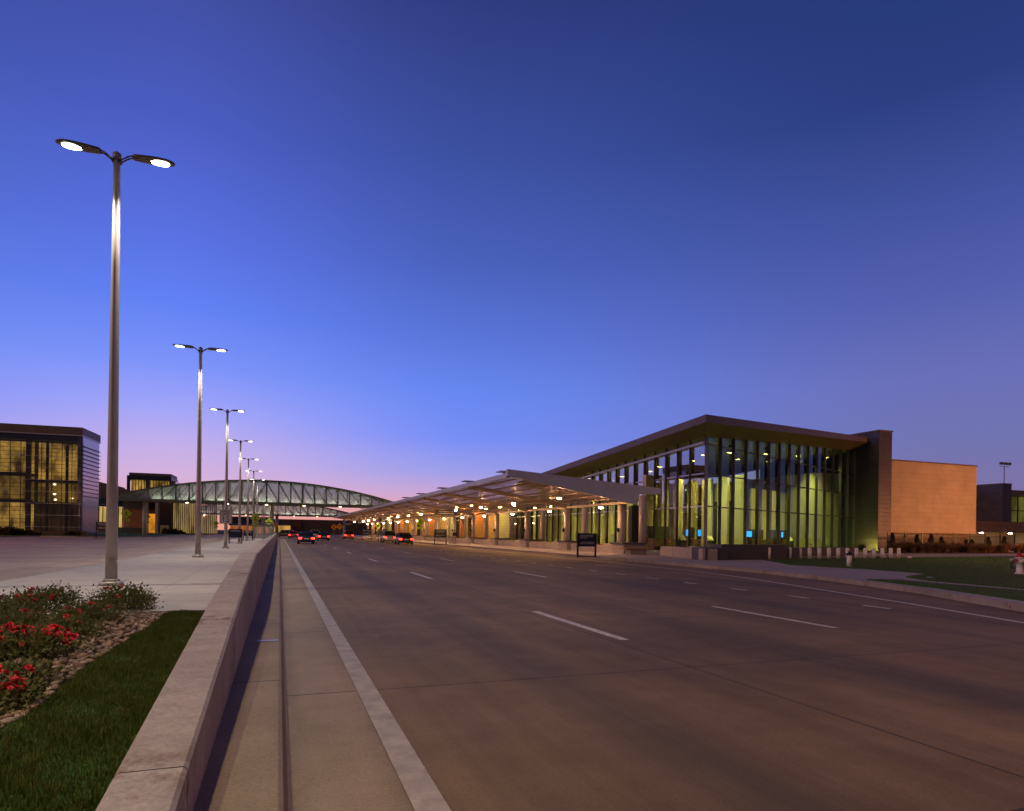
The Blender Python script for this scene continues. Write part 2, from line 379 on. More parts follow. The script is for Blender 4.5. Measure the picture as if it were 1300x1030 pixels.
# ================================================================== SETTING
def struct(o): o['kind']='structure'; return o
def sheet(name, pts, z, m, thick=0):
    b=MB()
    if thick: b.prism(pts, z-thick, z)
    else:
        b.v=[(x,y,z) for x,y in pts]; b.f=[tuple(range(len(pts)))]; b.m=[0]; b.sm=[False]
    return struct(b.build(name,m))
def grassmat(name, c1, c2, c3):
    t=NT(name); n=t.noise(1.1,5,.65); f=t.noise(30,3,.7)
    c=t.ramp(n,[(.3,(*c1,1)),(.55,(*c2,1)),(.75,(*c3,1))]); c=t.mix(.7,c,t.ramp(f,[(.25,(.35,.35,.35,1)),(.75,(1.4,1.4,1.4,1))]),'MULTIPLY')
    t.princ(c,.85,0,t.bump(f,.9,.05),.2); return t.m
M['lawn']=grassmat('lawn_turf',(.040,.100,.008),(.060,.125,.012),(.10,.13,.022))
M['ground']=grassmat('far_ground',(.05,.045,.02),(.06,.055,.025),(.08,.065,.03))
sheet('ground',[(-3000,-60),(3000,-60),(3000,5000),(-3000,5000)],-.03,M['ground'])
KERB=[(9.6,-14),(11.8,0),(13.4,5.5),(14.9,9.0),(16.9,13),(18.3,17.5),(18.9,22),(19.0,30),(18.9,40),(18.8,60),(18.8,240)]
sheet('road',[(.70,-14)]+KERB+[(18.8,420),(-260,420),(-260,-14),(-6.55,-14),(-6.55,118),(.70,118)],0,M['road'])
sheet('forecourt',[(-6.56,11.6),(-6.56,240),(-240,240),(-240,11.6)],.004,M['forecourt'])
sheet('gutter',[(.084,-14),(.699,-14),(.699,118),(.084,118)],.002,M['gutter'],.03)
# kerb + ledge between gutter and wall
b=MB(); pr=[(-.44,-.02),(.083,-.02),(.083,.006),(.062,.03),(.035,.13),(.01,.15),(-.44,.15)]
n=len(pr); b.v=[(x,-14,z) for x,z in pr]+[(x,118,z) for x,z in pr]; b.f=[tuple(range(n)),tuple(range(2*n-1,n-1,-1))]+[((i+1)%n,i,i+n,(i+1)%n+n) for i in range(n)]; b.m=[0]*len(b.f); b.sm=[False]*len(b.f)
struct(b.build('kerb_ledge',M['gutter']))
# median island
sheet('pavement',[(-6.4,11.72),(-.67,11.72),(-.67,118),(-6.4,118)],.15,M['walk'],.2)
b=MB(); b.box(-6.55,-6.4,11.72,118,-.02,.15); struct(b.build('kerb',M['curb'],bevel=.02))
b=MB(); b.box(-60,-6.4,-14,11.6,-.02,.09); struct(b.build('planting_soil',M['darkearth']))
# right-hand kerb strip
b=MB()
for (a,c) in zip(KERB[:-1],KERB[1:]):
    pass
def offset_poly(P,d):
    out=[]
    for i,p in enumerate(P):
        a=P[max(0,i-1)]; c=P[min(len(P)-1,i+1)]; dx,dy=c[0]-a[0],c[1]-a[1]; L=math.hypot(dx,dy)
        out.append((p[0]+d*dy/L,p[1]-d*dx/L))
    return out
K1=offset_poly(KERB,.16); K0=offset_poly(KERB,-1.9); 
for i in range(len(KERB)-1):
    b.prism([KERB[i],K1[i],K1[i+1],KERB[i+1]],-.02,.15)
struct(b.build('kerb',M['curb']))
b=MB()
for i in range(3,7):
    pass
# plaza slab to the right of the kerb
PL=K1+[(18.96,260),(90,260),(90,-14)]
sheet('plaza',[(K1[0][0],-14),(90,-14),(90,260),(18.96,260)]+K1[::-1][0:-1] ,.146,M['plaza'],.16)
# lawns on the plaza side (raised turf sheets)
lawn1=[G(1004,717.5),G(1100,723),G(1180,728.6),G(1150,733),G(1180,737.5),G(1297,747.5),(60,14),(60,36),(41,33.2),(28.2,31.6)]
lawn2=[G(1100,736.3),G(1140,737.2),G(1297,750.5),(45,2),(45,-10),(15,-10),(13.6,-1),(14.2,4),(15.2,8.1),(17.1,12.2)]
def lawnslab(name,pts,z=.185):
    a=sum(pts[i][0]*pts[(i+1)%len(pts)][1]-pts[(i+1)%len(pts)][0]*pts[i][1] for i in range(len(pts)))
    if a<0: pts=pts[::-1]
    b=MB(); b.prism(pts,.10,z); return tag(b.build(name,M['lawn']),kind='structure')
lawnslab('lawn',lawn1); lawnslab('lawn',lawn2,.18)
# far lawn and forecourt to the left
fl=[(-300,40),(-120,92)]+[G(0,681),G(50,680.2),G(100,681),G(152,681.6),G(200,680.5),(-24,190),(-21,208),(-21,420),(-300,420)]
lawnslab('lawn',fl,.16)
b=MB()
pts=[(-120,92)]+[G(0,681),G(50,680.2),G(100,681),G(152,681.6),G(200,680.5),(-24,190)]
for a,c in zip(pts[:-1],pts[1:]):
    b.bar((a[0],a[1]-.35,.06),(c[0],c[1]-.35,.06),.6,.16)
struct(b.build('kerb',M['curb']))

# road paint
def stripe(x0,x1,y0,y1,label,group):
    b=MB(); b.box(x0,x1,y0,y1,.004,.008); return struct(b.build('lane_marking',M['paint']))
b=MB(); b.box(.702,.885,-14,118,.004,.009); struct(b.build('edge_line',M['paintworn']))
b=MB()
for k in range(0,16):
    y=7.9+12.2*k
    for x in (4.66,): b.box(x-.07,x+.07,y,y+3.4,.004,.007)
    for x in (8.75,): b.box(x-.06,x+.06,y+.1,y+3.3,.004,.007)
struct(b.build('lane_marking',M['paint']))
b=MB()
for k in range(0,60):
    y=9.9+2.22*k; b.box(12.28,12.40,y,y+.65,.004,.007)
struct(b.build('lane_marking',M['paint']))
E=[(11.2,0),(12.0,4.4),(12.75,7.6),(13.75,10.6),(15.0,15.0),(16.1,19),(16.8,23),(17.0,30),(17.0,240)]
E1=offset_poly(E,.12); b=MB()
for i in range(len(E)-1): b.prism([E[i],E1[i],E1[i+1],E[i+1]],.004,.007)
struct(b.build('edge_line',M['paint']))
b=MB()
for i in range(9): b.box(1.2+i*1.7,1.8+i*1.7,119,122,.004,.008)
for i in range(10): b.box(-8-i*2,-8.9-i*2,119,122,.004,.008)
struct(b.build('crosswalk_marking',M['paint']))

# ------------------------------------------------------------------ low concrete wall beside the ledge
def wall_top(y):
    z=[(-14,.16),(0,.17),(3.4,.46),(7.4,.80),(12.1,1.083),(108,1.083)]
    for (a,za),(c,zc) in zip(z[:-1],z[1:]):
        if a<=y<=c: return za+(zc-za)*(y-a)/(c-a)
    return 1.083
wt=thing('retaining_wall','long low cast concrete wall with a sloping top running beside the gutter','wall',(-.6,0,0))
ys=[-4,.1,3.15,6.2,9.1,12.1,15.15,18.2]+[18.2+3.05*k for k in range(1,29)]
for i in range(len(ys)-1):
    a,c=ys[i]+.004,ys[i+1]-.004; n=4 if a<14 else 1
    b=MB(); x0,x1=-.66,-.372
    yy=[a+(c-a)*k/n for k in range(n+1)]
    prof=[(x0,0.05),(x1,0.05),(x1,None,-.018),(x1-.018,None,0),(x0+.018,None,0),(x0,None,-.018)]
    k0=len(b.v)
    for y in yy:
        t=wall_top(y)
        for p in prof: b.v.append((p[0],y,p[1] if len(p)==2 else t+p[2]))
    m=len(prof)
    for r in range(n):
        for q in range(m):
            q2=(q+1)%m; b.f.append((k0+r*m+q,k0+r*m+q2,k0+(r+1)*m+q2,k0+(r+1)*m+q)); b.m.append(0); b.sm.append(False)
    b.f.append(tuple(k0+q for q in range(m))); b.m.append(0); b.sm.append(False)
    b.f.append(tuple(k0+n*m+q for q in range(m))[::-1]); b.m.append(0); b.sm.append(False)
    b.build('wall_segment',M['wallc'],wt)
# storm inlet in the kerb
gi=MB(); gi.box(-.24,.0,8.2,8.30,.15,.158)
tag(gi.build('storm_inlet_cover',M['galv']),'small steel cover set across the ledge beside the low wall','drain cover')

# ------------------------------------------------------------------ street lamps down the median
M['lampglow']=emit('lamp_glow',(1,.93,.85),16)
M['lampglow2']=emit('lamp_glow_green',(.72,1,.84),13)
LED=[]
for nm_,c_ in (('a',(.90,.92,.74)),('b',(1,.82,.64))):
    ld=bpy.data.lights.new('lamp_light','SPOT'); ld.energy=1750; ld.color=c_; ld.spot_size=R(124); ld.spot_blend=.75; ld.shadow_soft_size=.06; LED.append(ld)
def make_street_lamp():
    t=thing('street_lamp','','street lamp',(0,0,0),'twin street lamps down the median')
    b=MB(); b.tube((0,0,.0),(0,0,.10),.27,.25,20); b.tube((0,0,.10),(0,0,.16),.17,.155,20); 
    for k in range(4):
        a=pi/4+k*pi/2; b.tube((.2*cos(a),.2*sin(a),.10),(.2*cos(a),.2*sin(a),.14),.02,.02,8)
    b.build('pole_base',M['pole'],t)
    b=MB(); zs=[.16,2.5,5,7.5,10.05]; rs=[.128,.115,.101,.087,.072]
    b.lathe([(r_,z_) for z_,r_ in zip(zs,rs)],(0,0,0),28)
    b.tube((0,0,10.05),(0,0,10.2),.095,.09,16); b.tube((0,0,10.2),(0,0,10.25),.09,.03,16)
    b.build('pole',M['pole'],t)
    b=MB(); b.box(-.045,.045,-.147,-.137,.45,.62); b.build('hand_hole_cover',M['pole'],t)
    for s in (-1,1):
        b=MB()
        for dy in (-.05,.05):
            pts=[(.06*s,dy,10.02),(.16*s,dy,10.10),(.25*s,dy,10.17),(.36*s,dy,10.20)]
            for p,q in zip(pts[:-1],pts[1:]): b.tube(p,q,.018,.018,8)
        b.box(.06*s,.10*s,-.068,.068,9.99,10.05); b.build('arm',M['headm'],t)
        # flat oval head: rounded plan, thicker at the pole end
        b=MB(); st=[(.32,.08,.05),(.37,.115,.07),(.52,.14,.075),(.66,.175,.062),(.86,.195,.052),(1.06,.175,.042),(1.17,.115,.033),(1.22,.045,.02)]
        rings=[]
        for x,w,h in st:
            r=[]
            for i in range(12):
                a=2*pi*i/12; r.append(len(b.v)); b.v.append((x*s, w*cos(a), 10.19+ (h if sin(a)>0 else h*.7)*sin(a)+.03*(x-.4)))
            rings.append(r)
        for r,q in zip(rings[:-1],rings[1:]):
            for i in range(12):
                j=(i+1)%12; f=(r[i],r[j],q[j],q[i]); b.f.append(f if s<0 else f[::-1]); b.m.append(0); b.sm.append(True)
        b.f.append(tuple(rings[0])); b.f.append(tuple(rings[-1][::-1])); b.m+=[0,0]; b.sm+=[False,False]
        hd=b.build('lamp_head',M['headm'],t)
        b=MB(); P=[]
        for i in range(16):
            a=2*pi*i/16; xx=.90+.205*cos(a); P.append((xx*s,.115*sin(a)))
        if s<0: P=P[::-1]
        b.prism(P,10.160,10.20)
        b.build('lens',M['lampglow2'] if s<0 else M['lampglow'],hd)
        ld=LED[s>0]; lo=bpy.data.objects.new('lamp_light',ld); COL.objects.link(lo); lo.parent=hd; lo.location=(.90*s,0,10.12); lo.rotation_euler=(0,-R(20)*s,0)
    return t
LAMPX=-3.72
lamp0=make_street_lamp()
near=['twin-headed street lamp standing behind the red roses, nearest and tallest','twin-headed street lamp second from the roses in the median row',
'twin-headed street lamp carrying the speed limit sign']
for k in [-1,0,1,2,3,4,5,6,8,9,10]:
    if k==-1: o=copy_tree(lamp0); lab='twin-headed street lamp on the median behind the photographer'
    else:
        o=lamp0 if k==0 else copy_tree(lamp0)
        lab=near[k] if k<3 else 'twin-headed street lamp, %s from the roses in the median row'%ORD[k]
    o.location=(LAMPX,17.25+16.85*k,.15); o['label']=lab
# ------------------------------------------------------------------ sign helpers
def text_mesh(s, size, name='lettering', m=None, parent=None, mat4=None, depth=.003, align='CENTER'):
    cu=bpy.data.curves.new('t','FONT'); cu.body=s; cu.size=size; cu.align_x=align; cu.align_y='CENTER'; cu.extrude=depth
    to=bpy.data.objects.new('t',cu); COL.objects.link(to); bpy.context.view_layer.update()
    me=bpy.data.meshes.new_from_object(to); bpy.data.objects.remove(to); bpy.data.curves.remove(cu)
    if mat4 is not None: me.transform(mat4)
    if parent is not None:
        off=OFF.get(parent.name,(0,0,0)); me.transform(Matrix.Translation([-x for x in off]))
    me.materials.clear(); me.materials.append(m)
    o=bpy.data.objects.new(name,me); COL.objects.link(o); o.parent=parent
    if parent is not None: OFF[o.name]=OFF.get(parent.name,(0,0,0))
    return o
def facing(x,y,z,scale=1): # text upright, readable when looking towards +Y
    return Matrix.Translation((x,y,z))@Matrix.Rotation(R(90),4,'X')
# speed limit sign on the third lamp
x,y=LAMPX,17.25+16.85*2
s=thing('speed_limit_sign','white speed limit fifteen sign strapped to the third street lamp','sign',(x,y-.2,2.2))
b=MB(); b.box(x-.42,x+.42,y-.20,y-.185,1.95,3.0); b.build('sign_plate',M['signwhite'],s,bevel=0)
b=MB()
for (a0,a1,z0,z1) in ((-.39,.39,2.96,2.975),(-.39,.39,1.975,1.99),(-.39,-.375,1.975,2.975),(.375,.39,1.975,2.975)): b.box(x+a0,x+a1,y-.204,y-.2005,z0,z1)
b.build('border',M['inkblack'],s)
text_mesh('SPEED',.23,'lettering',M['inkblack'],s,facing(x,y-.205,2.85)); text_mesh('LIMIT',.23,'lettering',M['inkblack'],s,facing(x,y-.205,2.64)); text_mesh('15',.58,'lettering',M['inkblack'],s,facing(x,y-.205,2.27))
b=MB(); b.box(x-.16,x+.16,y-.184,y-.13,2.1,2.14); b.box(x-.16,x+.16,y-.184,y-.13,2.8,2.84); b.build('bracket',M['galv'],s)
# pedestrian crossing diamonds
def walker(b,x,y,z,k=1.0):
    b.tube((x+.01*k,y,z+.24*k),(x+.01*k,y+.001,z+.24*k),.05*k,.05*k,8)
    b.lathe([(.001,-.045*k),(.04*k,-.03*k),(.048*k,0),(.04*k,.03*k),(.001,.045*k)],(x+.01*k,y,z+.25*k),8,1,.1)
    b.bar((x,y,z+.19*k),(x-.01*k,y,z-.02*k),.09*k,.006,up=(0,1,0)); 
    b.bar((x-.01*k,y,z),(x-.12*k,y,z-.27*k),.055*k,.006,up=(0,1,0)); b.bar((x-.01*k,y,z),(x+.10*k,y,z-.27*k),.055*k,.006,up=(0,1,0))
    b.bar((x,y,z+.16*k),(x-.13*k,y,z+.02*k),.04*k,.006,up=(0,1,0)); b.bar((x,y,z+.16*k),(x+.12*k,y,z+.05*k),.04*k,.006,up=(0,1,0))
def crossing(px,py,Y,size,label,col='signyellow',sub=True,zb=.15):
    X=XatY(px,Y,py); u,v=uv(px,py); zc=X*sin(YAW)+Y*cos(YAW); z=EYE-v/F*zc
    s=thing('crossing_sign',label,'sign',(X,Y,zb),'pedestrian crossing warning signs')
    b=MB(); b.tube((X,Y+.03,zb),(X,Y+.03,z+size*.5),.035,.035,8); b.build('post',M['galv'],s)
    b=MB(); h=size*.72; b.hexa([(X-h,Y,z),(X,Y,z-h),(X,Y+.012,z-h),(X-h,Y+.012,z),(X,Y,z+h),(X+h,Y,z),(X+h,Y+.012,z),(X,Y+.012,z+h)])
    b=MB(); P=[(X-h,z),(X,z-h),(X+h,z),(X,z+h)]
    n=len(b.v); b.v=[(p,Y-.008,q) for p,q in P]+[(p,Y+.006,q) for p,q in P]; b.f=[(0,1,2,3),(7,6,5,4)]+[(i,(i+1)%4+0,(i+1)%4+4,i+4)[::-1] for i in range(4)]; b.m=[0]*6; b.sm=[False]*6
    b.build('sign_plate',M[col],s)
    b=MB(); walker(b,X,Y-.016,z,size*1.1); b.build('pedestrian_symbol',M['inkblack'],s)
    if sub:
        b=MB(); b.box(X-size*.48,X+size*.48,Y-.008,Y+.006,z-h-size*.42,z-h-size*.06); q=b.build('arrow_plate',M[col],s)
        b=MB(); zz=z-h-size*.24; b.bar((X+size*.2,Y-.014,zz+size*.1),(X-size*.2,Y-.014,zz-size*.1),.05*size,.006,up=(0,1,0)); b.bar((X-size*.22,Y-.014,zz-size*.11),(X-size*.02,Y-.014,zz-size*.12),.05*size,.006,up=(0,1,0)); b.bar((X-size*.22,Y-.014,zz-size*.11),(X-size*.16,Y-.014,zz+size*.06),.05*size,.006,up=(0,1,0)); b.build('arrow_symbol',M['inkblack'],q)
crossing(324.5,658,98,1.05,'yellow-green crossing sign on the median, nearest the median sign boards')
crossing(341.5,662.5,124,1.05,'yellow-green crossing sign beside the pale bridge pier')
crossing(349.6,667,150,.95,'amber toned crossing sign just past the pale bridge pier','signorange',False,0)
crossing(160.5,652,133,1.25,'large yellow-green crossing sign on the grass beside the nearest lamp pole')
crossing(185.5,656,152,1.15,'yellow-green crossing sign in front of the white door portal')
crossing(274.5,664.5,215,1.1,'small yellow-green crossing sign by the far yellow glass wall')
crossing(424,669.3,150,1.0,'orange warning sign beside the road under the far footbridge','signorange',False,0)
crossing(431,668.5,148,1.0,'amber crossing sign beside the red car','signorange',False,0)
crossing(534,663,YatX(519.5,19.3),1.0,'yellow-green crossing sign behind the two parked cars',zb=.15)
crossing(480,668,YatX(482,19.5),.95,'dim yellow-green crossing sign left of the parked silver car',zb=.15)
# floor-standing sign boards
def lines(b,x0,x1,y,z,h,n,rr):
    """unreadable rows of small lettering"""
    for k in range(n):
        zz=z-k*h*1.9; xx=x0+ (0 if rr.random()<.6 else (x1-x0)*.08); end=x1-(x1-x0)*rr.choice([0,.04,.1,.45 if k==n-1 else .02])
        while xx<end:
            w=h*rr.choice([.45,.6,.7]); b.box(xx,min(xx+w,end),y-.004,y,zz,zz+h*rr.choice([.75,1,1])); xx+=w+h*.22
            if rr.random()<.16: xx+=h*.5
def board(px,py,w,h,leg,label,z0=.15,Y=None,rows=((.86,3),(.34,2)),base=True,face='navy',arrow=False):
    if Y is None: X,Y=G(px,py,z0)
    else: X=XatY(px,Y)
    rr=random.Random(int(px))
    s=thing('sign_board',label,'sign',(X,Y,z0),'free-standing sign boards')
    for sgn in (-1,1):
        b=MB(); b.box(X+sgn*w/2-.045,X+sgn*w/2+.045,Y,Y+.09,z0,z0+leg+h); b.build('leg',M['black'],s)
    b=MB(); b.box(X-w/2+.046,X+w/2-.046,Y+.01,Y+.075,z0+leg,z0+leg+h-.01); pl=b.build('panel',M[face],s)
    b=MB()
    for top,n in rows: lines(b,X-w*.40,X+w*.42,Y+.009,z0+leg+h*top-h*.05,h*.055,n,rr)
    b.build('lettering',M['letter'],pl)
    if base:
        b=MB(); b.box(X-w/2-.22,X+w/2+.22,Y-.12,Y+.2,z0+.0,z0+.05) if w>1.2 else b.box(X-w/2+.05,X+w/2-.05,Y+.02,Y+.07,z0+.05,z0+.10); b.build('base_bar',M['black'],s)
    return s
board(745,708,1.18,.80,.66,'large black and navy information sign standing at the kerb by the hall corner',0.15)
board(299,690.5,1.15,.85,.62,'navy sign board on the median just past the speed limit sign',.15,rows=((.86,2),))
board(315,686.8,1.05,.75,.60,'second navy sign board on the median, farther from the speed limit sign',.15,rows=((.8,2),))
board(559,691.8,1.35,.95,.80,'dark sign board at the kerb right of the parked cars',.15)
board(486,686.3,1.4,1.0,.85,'dark sign board at the kerb left of the silver car',.15)
board(465.5,685.3,1.5,1.0,.85,'dark sign board at the kerb beside the red car',.15)
board(133,684,1.9,1.05,1.1,'dark purple sign board on the grass beside the nearest lamp pole',.16,face='bronze')

# ================================================================== CANOPY
def canopy_glass():
    t=NT('canopy_glass'); o=t.obj()
    st=t.noise(1.0,5,.65,o,(.5,.18,1)); st2=t.noise(1.0,3,.6,o,(3.2,.10,1))
    k=t.math('MULTIPLY',t.math('ADD',st,st2),.5)
    fac=t.ramp(k,[(.38,(.30,.30,.30,1)),(.62,(.74,.74,.74,1))])
    tr=t.N('BsdfTransparent'); tr.inputs[0].default_value=(.82,.80,.74,1)
    tl=t.N('BsdfTranslucent'); tl.inputs[0].default_value=(.35,.30,.26,1)
    df=t.N('BsdfDiffuse'); df.inputs[0].default_value=(.66,.56,.48,1)
    gl=t.N('BsdfGlossy'); gl.inputs[0].default_value=(.9,.85,.8,1); gl.inputs['Roughness'].default_value=.42
    t.L(t.bump(t.noise(1.0,3,.5,o,(2.0,.3,1)),.35,.06),gl.inputs['Normal'])
    m1=t.N('MixShader'); m1.inputs[0].default_value=.35; t.L(df.outputs[0],m1.inputs[1]); t.L(tl.outputs[0],m1.inputs[2])
    m2=t.N('MixShader'); m2.inputs[0].default_value=.25; t.L(m1.outputs[0],m2.inputs[1]); t.L(gl.outputs[0],m2.inputs[2])
    m3=t.N('MixShader'); t.L(fac,m3.inputs[0]); t.L(tr.outputs[0],m3.inputs[1]); t.L(m2.outputs[0],m3.inputs[2])
    t.L(m3.outputs[0],t.out.inputs[0]); return t.m
M['cglass']=canopy_glass()
M['canlamp']=emit('canopy_lamp_glow',(1,.50,.22),560)
CX0,CX1=14.5,24.2; CZ0,CZ1=5.45,4.05; Y0,BAY,NB=41.7,9.7,15
def cz(x): return CZ0+(CZ1-CZ0)*(x-CX0)/(CX1-CX0)
can=thing('entrance_canopy','long sloping glass and steel canopy on round columns along the terminal kerb','canopy',(20,40,0))
# near end beam: deepens towards the building
b=MB(); yb0,yb1=39.9,40.25
prof=[(14.35,5.42),(24.4,4.02-.25),(24.6,4.55),(26.4,4.58),(26.4,5.03),(14.35,5.86)]
n=len(prof); b.v=[(x,yb0,z) for x,z in prof]+[(x,yb1,z) for x,z in prof]; b.f=[tuple(range(n)),tuple(range(2*n-1,n-1,-1))]+[((i+1)%n,i,i+n,(i+1)%n+n) for i in range(n)]; b.m=[0]*len(b.f); b.sm=[False]*len(b.f)
b.build('end_beam',M['canopysteel'],can)
b=MB(); b.box(14.36,14.56,40.26,Y0+BAY*NB,5.30,5.62); b.build('outer_edge_beam',M['canopysteel'],can)
b=MB(); b.box(24.1,24.4,40.26,Y0+BAY*NB,3.86,4.04); b.build('gutter_beam',M['pipesteel'],can)
for k in range(1,NB+1):
    y=Y0+BAY*k
    b=MB(); pts=[(14.57,cz(14.57)+.06),(17,cz(17)+.10),(20,cz(20)+.02),(24.09,cz(24.09)-.02)]
    for p,q in zip(pts[:-1],pts[1:]): b.bar((p[0],y,p[1]-.02),(q[0],y,q[1]-.02),.14,.30)
    b.bar((24.41,y,3.95),(26.3,y,4.4),.14,.22); b.build('cross_beam',M['pipesteel'],can)
for k in range(NB):
    y=Y0+BAY*k; a=(40.3 if k==0 else y+.08); c=y+BAY-.08
    b=MB(); b.hexa([(14.57,a,cz(14.57)+.20),(24.09,a,cz(24.09)+.20),(24.09,c,cz(24.09)+.20),(14.57,c,cz(14.57)+.20),(14.57,a,cz(14.57)+.22),(24.09,a,cz(24.09)+.22),(24.09,c,cz(24.09)+.22),(14.57,c,cz(14.57)+.22)])
    b.build('glass_panel',M['cglass'],can)
for i in range(7):
    x=15.6+i*1.32; b=MB(); b.tube((x,40.26,cz(x)+.10),(x,Y0+BAY*NB,cz(x)+.10),.05,.05,8); b.build('purlin',M['pipesteel'],can)
for k in range(NB+1):
    y=Y0+BAY*k
    for x,ztop in ((24.2,3.86),(25.97,4.35 if k else 4.58)):
        b=MB(); b.tube((x,y,.15),(x,y,ztop),.26,.26,20); c=b.build('column',M['column'],can)
        if x<25 and k<9:
            b=MB(); b.box(x-.42,x-.27,y-.1,y+.1,1.75,2.05); b.build('call_box',M['black'],c)
# raised wind plates over the outer edge
for i,px in enumerate((637.7,592,559.8,532.8,514,494,476,460)):
    y=YatX(px,15.4)
    b=MB(); b.box(15.0,15.9,y-.5,y+.5,6.02,6.10); b.box(15.4,15.5,y-.05,y+.05,5.5,6.02); b.build('wind_plate',M['canopysteel'],can)
def make_downlight():
    t=thing('canopy_downlight','','downlight',(0,0,0),'round downlights hung under the canopy')
    b=MB(); b.tube((0,0,0),(0,0,.5),.02,.02,6); b.lathe([(.05,-.02),(.12,-.05),(.16,-.10),(.155,-.11)],(0,0,0),14); b.build('housing',M['headm'],t)
    b=MB(); b.lathe([(.02,-.20),(.10,-.185),(.15,-.15),(.14,-.115),(.02,-.112)],(0,0,0),14); b.build('lens',M['canlamp'],t)
    return t
dl=make_downlight(); first=True
for row,x in (('inner',22.9),('outer',19.4)):
    for k in range(NB):
        o=dl if first else copy_tree(dl); first=False
        o.location=(x,42.6+BAY*k,cz(x)-.42 if row=='outer' else 3.72)
        o['label']='warm downlight in the %s row under the canopy, %s bay from the near end'%(row,ORD[k])
# hanging direction signs
for i,(px,py,wpx) in enumerate(((566,651,1.0),(490.5,660.5,1.0),(459,663,1.0),(441,665.5,1.0))):
    X=19.0; Y=YatX(px,X,py); u,v=uv(px,py); zc=X*sin(YAW)+Y*cos(YAW); z=EYE-v/F*zc; z=min(z,4.0)
    s=thing('hanging_sign','dark hanging direction sign under the canopy, %s from the near end'%ORD[i],'sign',(X,Y,z),'dark signs hung under the canopy')
    b=MB(); b.box(X-1.35,X+1.35,Y,Y+.16,z-.32,z+.32); pl=b.build('panel',M['black'],s)
    b=MB(); rr=random.Random(i); lines(b,X-1.0,X+1.2,Y-.001,z+.06,.12,2,rr); b.build('lettering',M['signwhite'],pl)
    for sx in (-1,1):
        b=MB(); b.tube((X+sx*1.0,Y+.08,z+.32),(X+sx*1.0,Y+.08,cz(X+sx)+.05),.022,.022,6); b.build('hanger_rod',M['pipesteel'],s)

# ================================================================== PLANTERS / SEATING along the columns
M['sedum']=mat('yellow_groundcover',(.38,.34,.03),.8,0,.35,14,.5,30)
M['reddark']=mat('red_leaved_groundcover',(.22,.05,.03),.8,0,.4,14,.5,30)
for k in range(NB):
    y=Y0+BAY*k
    where='under the %s canopy column from the near end'%ORD[k]
    s=thing('planter','stepped concrete planter %s'%where,'planter',(24.4,y,.15),'concrete planters under the canopy columns')
    b=MB(); b.box(23.5,25.3,y-1.5,y-.35,.15,.86); b.box(23.5,25.3,y+.35,y+1.6,.15,.86); b.box(23.5,23.9,y-.349,y+.349,.15,.86); b.build('planter_wall',M['seat'],s,bevel=.01)
    b=MB(); b.box(23.35,25.35,y-1.6,y-.30,.861,.98); b.box(23.35,23.93,y-.299,y+.30,.861,.98); b.build('coping',M['granite'],s,bevel=.01)
    b=MB(); b.box(23.91,25.25,y-.34,y+.34,.6,.80); b.build('soil',M['darkearth'],s)
    if k<11:
        s=thing('seat_wall','low concrete seat wall in the canopy bay after the %s column'%ORD[k],'seat wall',(24.2,y+4,.15),'low seat walls between the columns')
        b=MB(); b.box(23.75,24.6,y+1.7,y+7.9,.15,.72); b.build('seat_wall_block',M['seat'],s,bevel=.01)
        b=MB(); b.box(23.86,24.5,y+3.0+.3*(k%3),y+5.2,.721,.80)
        b.build('groundcover',M['sedum'] if k%3 else M['reddark'],s)
s=thing('bench','wood topped concrete bench jutting from the nearest planter toward the road','bench',(23.4,38.9,.15))
b=MB(); b.box(22.9,24.9,38.75,39.75,.52,.60); b.build('seat',M['wood'],s,bevel=.01); b=MB(); b.box(23.3,24.6,38.9,39.6,.15,.52); b.build('support',M['seat'],s)
# seat blocks running to the hall corner
A=G(838,705.5); B=G(892,711.2)
s=thing('seat_wall','pale panelled concrete seat wall left of the dark granite block','seat wall',(A[0],A[1],.15))
ax,ay=A; bx,by=B; dx,dy=bx-ax,by-ay; L=math.hypot(dx,dy); nx,ny=-dy/L*-1,dx/L*-1
if nx<0: nx,ny=-nx,-ny
for i in range(3):
    t0,t1=i/3+.004,(i+1)/3-.004; p=(ax+dx*t0,ay+dy*t0); q=(ax+dx*t1,ay+dy*t1)
    P=[p,q,(q[0]+nx*.9,q[1]+ny*.9),(p[0]+nx*.9,p[1]+ny*.9)]
    if sum(P[j][0]*P[(j+1)%4][1]-P[(j+1)%4][0]*P[j][1] for j in range(4))<0: P=P[::-1]
    b=MB(); b.prism(P,.15,.80); b.build('seat_block',M['seat'],s,bevel=.012)
# dark granite terrace walls
gA=(B[0]+.15,B[1]-.05)
s=thing('granite_planter','long dark granite planter stepping up at the hall corner','planter',(gA[0],gA[1],.15))
b=MB(); b.box(gA[0],gA[0]+1.5,gA[1],gA[1]+1.3,.15,.86); b.build('end_block',M['granite'],s,bevel=.015)
b=MB(); b.box(gA[0]+1.55,gA[0]+6.4,gA[1]+.5,gA[1]+1.6,.15,1.06); b.build('upper_block',M['granite'],s,bevel=.015)
b=MB(); b.box(gA[0]+6.43,gA[0]+7.6,gA[1]+.7,gA[1]+1.5,.15,.9); b.build('low_block',M['granite'],s,bevel=.015)
b=MB(); b.box(gA[0]+.3,gA[0]+.9,gA[1]+1.32,gA[1]+2.0,.15,.92); b.build('rear_block',M['seat'],s,bevel=.015)
# second pale wall behind (by the wall foot)
s=thing('retaining_wall','long low dark wall behind the row of bollards','wall',(30,33.5,.15))
b=MB(); b.box(29.3,38.0,33.0,33.4,.15,.86); b.build('wall_block',M['granite'],s); b=MB(); b.box(27.6,41,31.95,32.3,.15,.30); b.build('footing_kerb',M['curb'],s)
